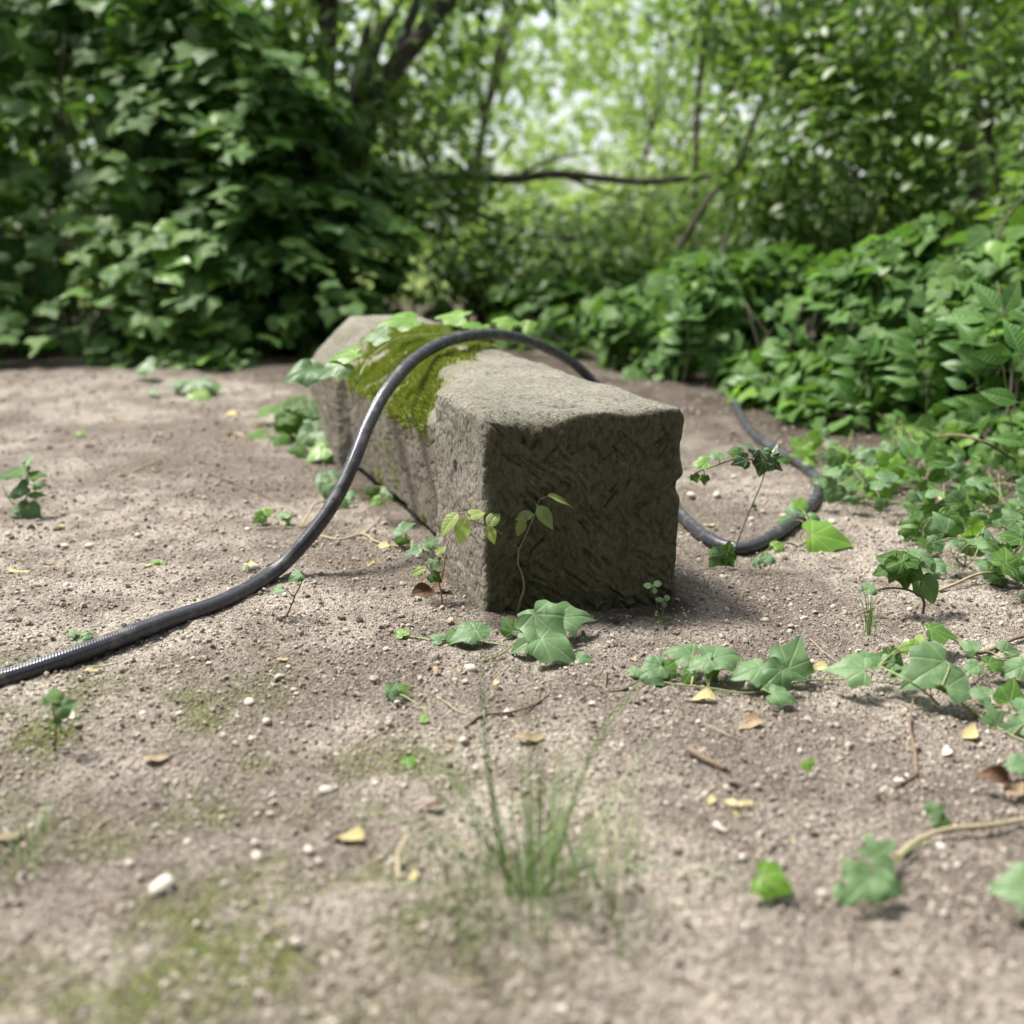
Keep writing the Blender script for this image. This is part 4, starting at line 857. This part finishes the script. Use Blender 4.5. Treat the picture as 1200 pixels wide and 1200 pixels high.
twig('pale brown runner crossing the lower right corner', [(1052, 1003, .003), (1075, 985, .008), (1110, 972, .010), (1160, 967, .010), (1215, 958, .010)], .0032, .0026, 'stem_pale')
twig('blurred grey stick poking up at the bottom left of the grass', [(467, 1032, .0), (466, 1005, .01), (470, 992, .015), (478, 980, .02)], .0028, .0020, 'stem_pale')
twig('blurred straw lying across the big grass tuft', [(528, 988, .012), (570, 996, .016), (600, 1000, .014)], .0014, .0010, 'stem_pale')
twig('grey bare twig among the ground cover on the right', [(1088, 570, .06), (1105, 588, .05), (1120, 600, .04), (1140, 606, .03)], .0035, .0022, 'stem_pale')
twig('bowed brown twig arching over the ground cover on the right', [(1095, 512, .13), (1125, 510, .17), (1150, 517, .17), (1175, 530, .14), (1215, 560, .06)], .0036, .0028)
twig('light green runner lying across the right soil', [(985, 584, .01), (1020, 589, .012), (1050, 589, .012), (1085, 592, .01)], .0035, .0026, 'stem_green')
twig('pale bent runner leading up to the right hand ivy', [(1100, 692, .002), (1120, 684, .01), (1150, 672, .02), (1190, 672, .02), (1230, 680, .01)], .0030, .0024, 'stem_pale')
twig('fallen root piece behind the trailing vine at the right edge', [(1110, 742, .004), (1130, 755, .006), (1150, 765, .006), (1190, 748, .006), (1220, 742, .004)], .0035, .0028)
rg5 = random.Random(15)
for k in range(46):
    px, py = rg5.uniform(0, 1180), rg5.uniform(500, 1180); s_, t_ = stone_uv(*gnd(px, py)[:2])
    if -.05 < s_ < SW + .05 and -.15 < t_ < SL: continue
    kd = rg5.choice(('drytan', 'drybrown', 'drybrown', 'drytan', 'dryyellow')); w = {'drytan': 'tan', 'drybrown': 'dark brown', 'dryyellow': 'yellowish'}[kd]
    fallen(px, py, rg5.uniform(7, 15), rg5.uniform(0, 360), kd, 'small ' + w + ' scrap of dry leaf lying on the soil', rg5.uniform(-10, 30), rg5.uniform(-20, 20), .004, group=w + ' scraps of leaf on the soil')
rg4 = random.Random(9)
for k in range(26):
    px, py = rg4.uniform(0, 1150), rg4.uniform(620, 1180); s_, t_ = stone_uv(*gnd(px, py)[:2])
    if -.05 < s_ < SW + .05 and -.15 < t_ < SL: continue
    a = rg4.uniform(-.7, .7); L = rg4.uniform(10, 26)
    p = [(px + L * math.cos(a) * f, py - L * math.sin(a) * f + rg4.uniform(-2, 2), .003) for f in (-1, -.3, .3, 1)]
    mb = MB(); mb.tube([gnd(*q) for q in p], .0011, .0007, 5, 3); o0 = gnd(*p[0]); o = mb.build('twig', M['stem_brown' if k % 2 else 'stem_pale'], None, o0); o.location = o0
    tag(o, 'thin bit of dark dry stalk lying on the soil' if k % 2 else 'thin bit of straw lying on the soil', 'twig', 'bits of dark stalk on the soil' if k % 2 else 'bits of straw on the soil')

# ------------------------------------------------------------------ foliage masses
def simple_leaf(kind):
    if kind == 'ivy':
        o = [(0, .0), (.28, -.13), (.45, .02), (.42, .14), (.55, .36), (.28, .55), (.02, .95), (-.28, .55), (-.55, .36), (-.42, .14), (-.45, .02), (-.28, -.13)]
        V = [(0, .28, .0)] + [(x, y, -.22 * x * x - .25 * max(0, y - .1) ** 2 + .08 * abs(x)) for x, y in o]
        F = [(0, 1 + i, 1 + (i + 1) % 12) for i in range(12)]; return np.array(V), np.array(F)
    V = np.array([(0, 0, 0), (.25, .3, .05), (.22, .65, .02), (0, 1, -.12), (-.22, .65, .02), (-.25, .3, .05), (0, .35, -.02), (0, .7, -.04)])
    F = np.array([(0, 1, 6), (1, 2, 7), (1, 7, 6), (2, 3, 7), (3, 4, 7), (4, 5, 6), (4, 6, 7), (5, 0, 6)]); return V, F
SLF = {k: simple_leaf(k) for k in ('ivy', 'oval')}
def frames(n, tip):
    n = n / np.linalg.norm(n, axis=1)[:, None]; t = tip - n * (tip * n).sum(1)[:, None]; t /= np.linalg.norm(t, axis=1)[:, None] + 1e-9
    return np.cross(t, n), t, n
def cloud(name, mat, parent, kind, P, Nn, T, sz, org=(0, 0, 0)):
    BV, BF = SLF[kind]; x, t, n = frames(Nn, T); k = len(P)
    V = P[:, None] - np.array(org) + sz[:, None, None] * (BV[None, :, 0:1] * x[:, None] + BV[None, :, 1:2] * t[:, None] + BV[None, :, 2:3] * n[:, None])
    F = (BF[None] + len(BV) * np.arange(k)[:, None, None]).reshape(-1, 3)
    o = link(name, mesh_np(name, V.reshape(-1, 3), F, mat, uv=np.tile(BV[:, :2], (k, 1))), parent); return tag(o, None, None, None, 'stuff')
def leaf_parts(root, org, keys, P, Nn, T, sz):
    x, t, n = frames(Nn, T)
    for i in range(len(P)):
        o = bpy.data.objects.new('leaf', LM[keys[i % len(keys)]][i % len(LM[keys[i % len(keys)]])]); COL.objects.link(o); o.parent = root
        m = Matrix(np.stack([x[i], t[i], n[i]], 1).tolist()).to_4x4() @ Matrix.Scale(float(sz[i]), 4); m.translation = Vector(P[i]) - org; o.matrix_basis = m

LUMP = .30
def ivy_bank(name, label, cat, org, line, height, depthy, nfront, nback, size, keys, mat, kind, seed, lean=.25, parts=300, up=.8, rag=.28, l2w=.12):
    """a bank of ivy whose front foot runs along the polyline LINE of (x,y)"""
    rg = np.random.default_rng(seed); org = Vector(org); root = tag(empty(name, org), label, cat)
    line = np.array(line); seg = np.linalg.norm(np.diff(line, axis=0), axis=1); cum = np.concatenate([[0], np.cumsum(seg)])
    def sample(n, dlo, dhi, pw=1.0):
        u = rg.uniform(0, cum[-1], n); px = np.interp(u, cum, line[:, 0]); py = np.interp(u, cum, line[:, 1])
        i = np.clip(np.searchsorted(cum, u) - 1, 0, len(seg) - 1); d = np.diff(line, axis=0)[i] / seg[i][:, None]; nrm = np.stack([d[:, 1], -d[:, 0]], 1)
        hmax = np.interp(u, cum, height); hmax = hmax * (1 + .5 * pn(np.stack([px * 1.9, py * 1.9, np.full(n, seed + .5)], 1))); h = hmax * rg.uniform(0, 1, n) ** pw
        lump = fbm(np.stack([px * 2.2, h * 2.6, py * .6 + seed], 1), 3); lump2 = fbm(np.stack([px * 6, h * 7, py + seed + 40], 1), 2)
        off = -(lean * h + depthy * sstep(.6, 1.0, h / hmax) * .5) + LUMP * lump + l2w * lump2 - rg.uniform(dlo, dhi, n)
        P = np.stack([px + nrm[:, 0] * off, py + nrm[:, 1] * off, gz(px, py) + .02 + h], 1); return P, nrm, lump2, lump
    P, nrm, l2, l1 = sample(int(nfront * 2.0), 0, .08)
    k = np.argsort(-(l2 + .5 * l1 + rg.normal(0, .12, len(P))))[:nfront]; P, nrm = P[k], nrm[k]; n = nfront
    Nn = np.stack([nrm[:, 0] * .45 + rg.normal(0, rag, n), nrm[:, 1] * .45 + rg.normal(0, rag, n), np.full(n, up) + rg.normal(0, .32, n)], 1)
    T = np.stack([nrm[:, 0] * .5 + rg.normal(0, .55, n), nrm[:, 1] * .5 + rg.normal(0, .4, n), rg.normal(-.55, .3, n)], 1); sz = size[0] + (size[1] - size[0]) * rg.uniform(0, 1, n) ** 1.3
    # the leaves that show largest become single objects
    cx = P[:, 0] / P[:, 1]; vis = (np.abs(cx) < .53) & (P[:, 2] < .6 + .24 * P[:, 1])
    sc = sz / P[:, 1] * (1 + .3 * rg.uniform(size=n)) * vis
    top = np.argsort(-sc)[:parts]; rest = np.setdiff1d(np.arange(n), top)
    leaf_parts(root, org, keys, P[top], Nn[top], T[top], sz[top])
    if len(rest): cloud('outer_leaves', mat, root, kind, P[rest], Nn[rest], T[rest], sz[rest], org)
    P, nrm, _, _ = sample(nback, .26, .26 + depthy, 1.0); n = nback
    Nn = rg.normal(0, .5, (n, 3)) + np.array([0, -.2, .7]); T = rg.normal(0, .6, (n, 3)) + np.array([0, -.3, -.4])
    cloud('inner_leaves', mat, root, kind, P, Nn, T, rg.uniform(size[0] * .9, size[1] * 1.15, n), org)
    mb = MB()
    for q in range(26):
        u = rg.uniform(0, cum[-1]); px, py = np.interp(u, cum, line[:, 0]), np.interp(u, cum, line[:, 1]); hm = np.interp(u, cum, height)
        p = [Vector((px, py + .16 + depthy * .35, top_z(px, py)))]; 
        for f in (.3, .6): p.append(p[-1] + Vector((rg.normal(0, .12), lean * hm * .3 + rg.normal(0, .04), hm * .32)))
        mb.tube(p, rg.uniform(.003, .007), .002, 6, 4)
    tag(mb.build('stems', M['bark'], root, org), None, None, None, 'stuff'); return root

gl = lambda *q: [tuple(gnd(a, b)[:2]) for a, b in q]
L1 = gl((-230, 450), (-60, 436), (60, 428), (170, 428), (300, 430), (400, 424), (480, 410), (545, 398))
ivy_bank('ivy_bank', 'tall bank of dark glossy ivy behind the soil on the left', 'ivy', (-1.8, 4.6, .08), L1, [2.3, 2.4, 2.4, 2.4, 2.3, 2.2, 2.0, 1.8], 1.0, 1900, 6400, (.055, .145), ['ivyb', 'ivy', 'ivyb', 'ivy', 'dark', 'ivyb', 'bright'], M['ivy'], 'ivy', 3, lean=.42, up=1.05)
L2 = gl((560, 398), (640, 415), (720, 437), (800, 448), (870, 452), (930, 482), (1000, 505), (1090, 522), (1180, 545), (1300, 600))
ivy_bank('ivy_hedge', 'low dark ivy hedge edging the soil on the right', 'ivy', (1.0, 3.6, .1), L2, [.32, .34, .40, .46, .50, .54, .58, .64, .70, .80], .7, 2100, 4200, (.04, .11), ['ivyb', 'ivy', 'point', 'ivyb', 'pointb', 'ivy', 'bright', 'dark'], M['ivy'], 'ivy', 6, lean=.30, up=.75, rag=.5, l2w=.24)

def blob_cloud(rg, n, c, rad, shell=.55):
    d = rg.normal(size=(n, 3)); d /= np.linalg.norm(d, axis=1)[:, None]; r = rg.uniform(shell, 1, n) ** .6
    P = np.array(c) + d * r[:, None] * np.array(rad); dens = fbm(P * 1.7 + c[0], 3); k = dens > rg.uniform(-.75, .25, n)
    return P[k], d[k]
def shrub(name, label, cat, base, blobs, n, size, mat, seed, trunk=.02, group=None, kind='oval', lum=0):
    rg = np.random.default_rng(seed); b = Vector((base[0], base[1], top_z(*base))); root = tag(empty(name, b), label, cat, group)
    PP, DD = [], []; tot = sum(r[3] * r[4] * r[5] for r in blobs) if False else sum(q[3] ** 2 for q in blobs)
    mb = MB()
    for q in blobs:
        c = (base[0] + q[0], base[1] + q[1], b.z + q[2]); P, D = blob_cloud(rg, int(n * q[3] ** 2 / tot), c, (q[3], q[3] * .85, q[4])); PP.append(P); DD.append(D)
        e = Vector(c); mid = b.lerp(e, .5) + Vector((rg.normal(0, .06), rg.normal(0, .06), .1 * (e - b).length)); mb.tube([b, b.lerp(mid, .5) + Vector((0, 0, .05)), mid, e], trunk, trunk * .35, 7, 4)
        for w in range(3):
            f = e + Vector(rg.normal(0, .28, 3)) * q[3]; mb.tube([mid, mid.lerp(f, .6) + Vector((0, 0, .08)), f], trunk * .4, trunk * .15, 5, 3)
    P, D = np.concatenate(PP), np.concatenate(DD); ok = P[:, 2] > gz(P[:, 0], P[:, 1]) + .02; P, D = P[ok], D[ok]; k = len(P)
    Nn = D * .35 + rg.normal(0, .4, (k, 3)) + np.array([0, -.05, .75]); T = D * .6 + rg.normal(0, .5, (k, 3)) + np.array([0, 0, -.35])
    cloud('crown', mat, root, kind, P, Nn, T, rg.uniform(*size, k), b); mb.build('trunk' if trunk > .03 else 'stem', M['bark'], root, b); return root
shrub('shrub', 'dark shrub filling the wood behind the left end of the ivy bank', 'shrub', (-3.0, 6.6), [(0, 0, .8, .9, .8), (-.9, .2, 1.5, .9, .8), (.8, .2, 1.4, .9, .8), (-1.2, 0, .5, .8, .5)], 6500, (.08, .13), M['wood'], 55)
# shrubs and trees behind the clearing
SG = None
shrub('shrub', 'dark leafy shrub right behind the fallen post', 'shrub', (-.10, 5.6), [(-.45, .2, .45, .6, .45), (.3, .2, .38, .55, .36), (-.5, .5, .95, .5, .4)], 3600, (.06, .10), M['wood'], 41)
shrub('shrub', 'airy shrub at the middle of the far edge of the clearing', 'shrub', (.95, 6.4), [(0, .1, .45, .6, .45), (.55, .3, .55, .55, .5), (-.5, .3, .35, .5, .35)], 3200, (.05, .09), M['wood'], 42)
shrub('shrub', 'tall loose shrub right of the middle with a dark heart', 'shrub', (1.65, 5.4), [(-.1, 0, 1.0, .6, .65), (.35, .2, 1.55, .65, .6), (-.25, .3, 1.75, .5, .45), (.1, -.1, .5, .6, .45), (.0, -.3, .9, .5, .5)], 8200, (.055, .09), M['wood'], 43)
shrub('shrub', 'broad shrub overhanging the right hand hedge', 'shrub', (2.35, 4.6), [(0, 0, .9, .6, .55), (.5, .1, 1.4, .7, .6), (-.3, .4, 1.5, .55, .5), (.1, -.2, .45, .55, .4), (.5, -.5, .95, .6, .5)], 8800, (.055, .09), M['wood'], 44)
shrub('shrub', 'shrub at the right edge with light shining through its leaves', 'shrub', (2.3, 3.6), [(.1, 0, .95, .5, .5), (.45, .2, 1.4, .6, .5), (.35, -.3, .5, .5, .4), (-.1, .2, .55, .45, .4), (.1, .2, 1.5, .5, .4)], 6400, (.05, .085), M['wood'], 45)
shrub('tree', 'ivy clad tree behind the left bank with low boughs reaching right', 'tree', (-1.3, 6.6), [(-.6, 0, 2.3, 1.0, .9), (.3, .2, 2.9, 1.1, .9), (-1.8, .3, 2.6, 1.2, 1.0), (.55, -.3, 1.75, .75, .5), (1.2, .2, 2.3, .7, .4), (.1, -.5, 1.2, .6, .5)], 8200, (.07, .12), M['wood'], 46, trunk=.11)
shrub('tree', 'young tree with thin leaning stems right of the bright gap', 'tree', (1.25, 7.2), [(.5, .2, 2.2, .9, .7), (1.2, .3, 2.8, 1.0, .8), (.2, .1, 2.9, .8, .6)], 5200, (.06, .10), M['wood'], 47, trunk=.031)
shrub('tree', 'leafy tree filling the upper right beyond the hedge', 'tree', (3.3, 7.0), [(-.4, 0, 1.6, 1.0, .9), (.5, .1, 2.4, 1.2, 1.0), (-.6, .3, 2.9, 1.0, .8)], 7000, (.07, .11), M['wood'], 48, trunk=.07)
shrub('tree', 'far tree beyond the left bank', 'tree', (-5.2, 10.5), [(0, 0, 2.4, 1.8, 1.8), (1.6, .2, 3.0, 1.8, 1.5), (2.8, 0, 1.4, 1.2, 1.1)], 7000, (.10, .16), M['wood'], 49, trunk=.12)
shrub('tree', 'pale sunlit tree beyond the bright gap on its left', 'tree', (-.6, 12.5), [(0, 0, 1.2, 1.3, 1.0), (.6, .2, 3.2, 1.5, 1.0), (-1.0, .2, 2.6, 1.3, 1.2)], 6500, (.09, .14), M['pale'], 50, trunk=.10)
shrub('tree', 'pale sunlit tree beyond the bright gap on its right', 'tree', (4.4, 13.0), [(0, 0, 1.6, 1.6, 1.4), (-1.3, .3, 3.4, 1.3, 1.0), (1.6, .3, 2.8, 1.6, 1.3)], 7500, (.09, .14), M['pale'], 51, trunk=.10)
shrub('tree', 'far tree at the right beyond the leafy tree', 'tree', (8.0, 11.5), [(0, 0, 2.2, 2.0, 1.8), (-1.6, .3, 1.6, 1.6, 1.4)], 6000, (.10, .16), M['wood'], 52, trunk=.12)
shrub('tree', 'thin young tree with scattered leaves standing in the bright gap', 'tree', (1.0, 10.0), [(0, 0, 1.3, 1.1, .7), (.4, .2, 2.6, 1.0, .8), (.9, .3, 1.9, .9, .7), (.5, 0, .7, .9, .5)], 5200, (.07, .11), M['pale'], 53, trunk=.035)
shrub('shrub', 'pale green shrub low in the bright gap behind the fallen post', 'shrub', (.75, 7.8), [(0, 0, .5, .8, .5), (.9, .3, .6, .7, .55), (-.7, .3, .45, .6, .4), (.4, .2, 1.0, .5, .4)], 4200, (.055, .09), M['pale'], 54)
# low boughs and leaning stems seen dark against the light
def bough(label, pts, r0, r1, cat='branch', name='branch', twigs=()):
    mb = MB(); P = mb.tube(pts, r0, r1, 7, 6)
    for t in twigs: mb.tube(t, r1 * .7, r1 * .3, 6, 5)
    o = mb.build(name, M['bark'], None, pts[0]); o.location = pts[0]; tag(o, label, cat)
bough('level dark bough crossing the bright gap', [at(470, 217, 6.4), at(535, 207, 6.3), at(600, 210, 6.25), at(650, 204, 6.2), at(705, 209, 6.2), at(760, 213, 6.2), at(860, 203, 6.2)], .036, .020, twigs=[[at(600, 210, 6.25), at(640, 190, 6.2), at(690, 178, 6.2)], [at(660, 205, 6.2), at(700, 222, 6.2), at(740, 232, 6.1)], [at(540, 207, 6.3), at(575, 190, 6.3), at(600, 160, 6.3)]])
bough('dark bough sloping down to the right under the level one', [at(470, 205, 6.3), at(520, 226, 6.2), at(570, 255, 6.1), at(630, 275, 6.1), at(700, 282, 6.1)], .032, .016, twigs=[[at(570, 255, 6.1), at(610, 250, 6.1), at(650, 240, 6.0)]])
bough('leaning grey stem right of the bright gap', [gnd(770, 420), at(785, 320, 5.3), at(830, 235, 5.2), at(890, 165, 5.1), at(930, 110, 5.1)], .018, .012, 'sapling', 'slim_sapling')
bough('second leaning stem beside the grey one', [gnd(835, 420), at(845, 300, 5.5), at(880, 220, 5.4), at(925, 130, 5.4)], .018, .011, 'sapling', 'slim_sapling')
bough('thin dead twig hanging in the upper right shrub', [at(1110, 305, 3.3), at(1160, 290, 3.3), at(1180, 255, 3.3), at(1215, 215, 3.3)], .006, .004, 'twig', 'twig')
# distant wood
rg = np.random.default_rng(77); n = 28000
P = np.stack([rg.uniform(-24, 24, n), rg.uniform(17, 26, n), rg.uniform(0, 1, n) ** 1.15 * 8.5], 1)
k = fbm(P * .45, 3) > rg.uniform(-.75, .25, n); P = P[k]; n = len(P)
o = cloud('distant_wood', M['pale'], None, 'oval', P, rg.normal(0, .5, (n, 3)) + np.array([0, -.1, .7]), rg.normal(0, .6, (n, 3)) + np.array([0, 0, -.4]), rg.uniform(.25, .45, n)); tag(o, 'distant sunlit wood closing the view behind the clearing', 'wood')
# unseen leaf mass added behind the camera to keep the dressed end in shade
rg = np.random.default_rng(78); n = 11000
a = rg.uniform(R(180), R(360), n); rad = rg.uniform(2.6, 4.6, n); P = np.stack([rad * np.cos(a) * 1.15, .4 + rad * np.sin(a), rg.uniform(0, 1, n) ** .9 * 4.4], 1)
o = cloud('added_shading_wood', M['shading_leaf'], None, 'oval', P, rg.normal(0, .6, (n, 3)) + np.array([0, 0, .5]), rg.normal(0, .6, (n, 3)) + np.array([0, 0, -.4]), rg.uniform(.28, .5, n)); tag(o, 'unseen dark leaf mass added behind the camera for shade', 'wood')
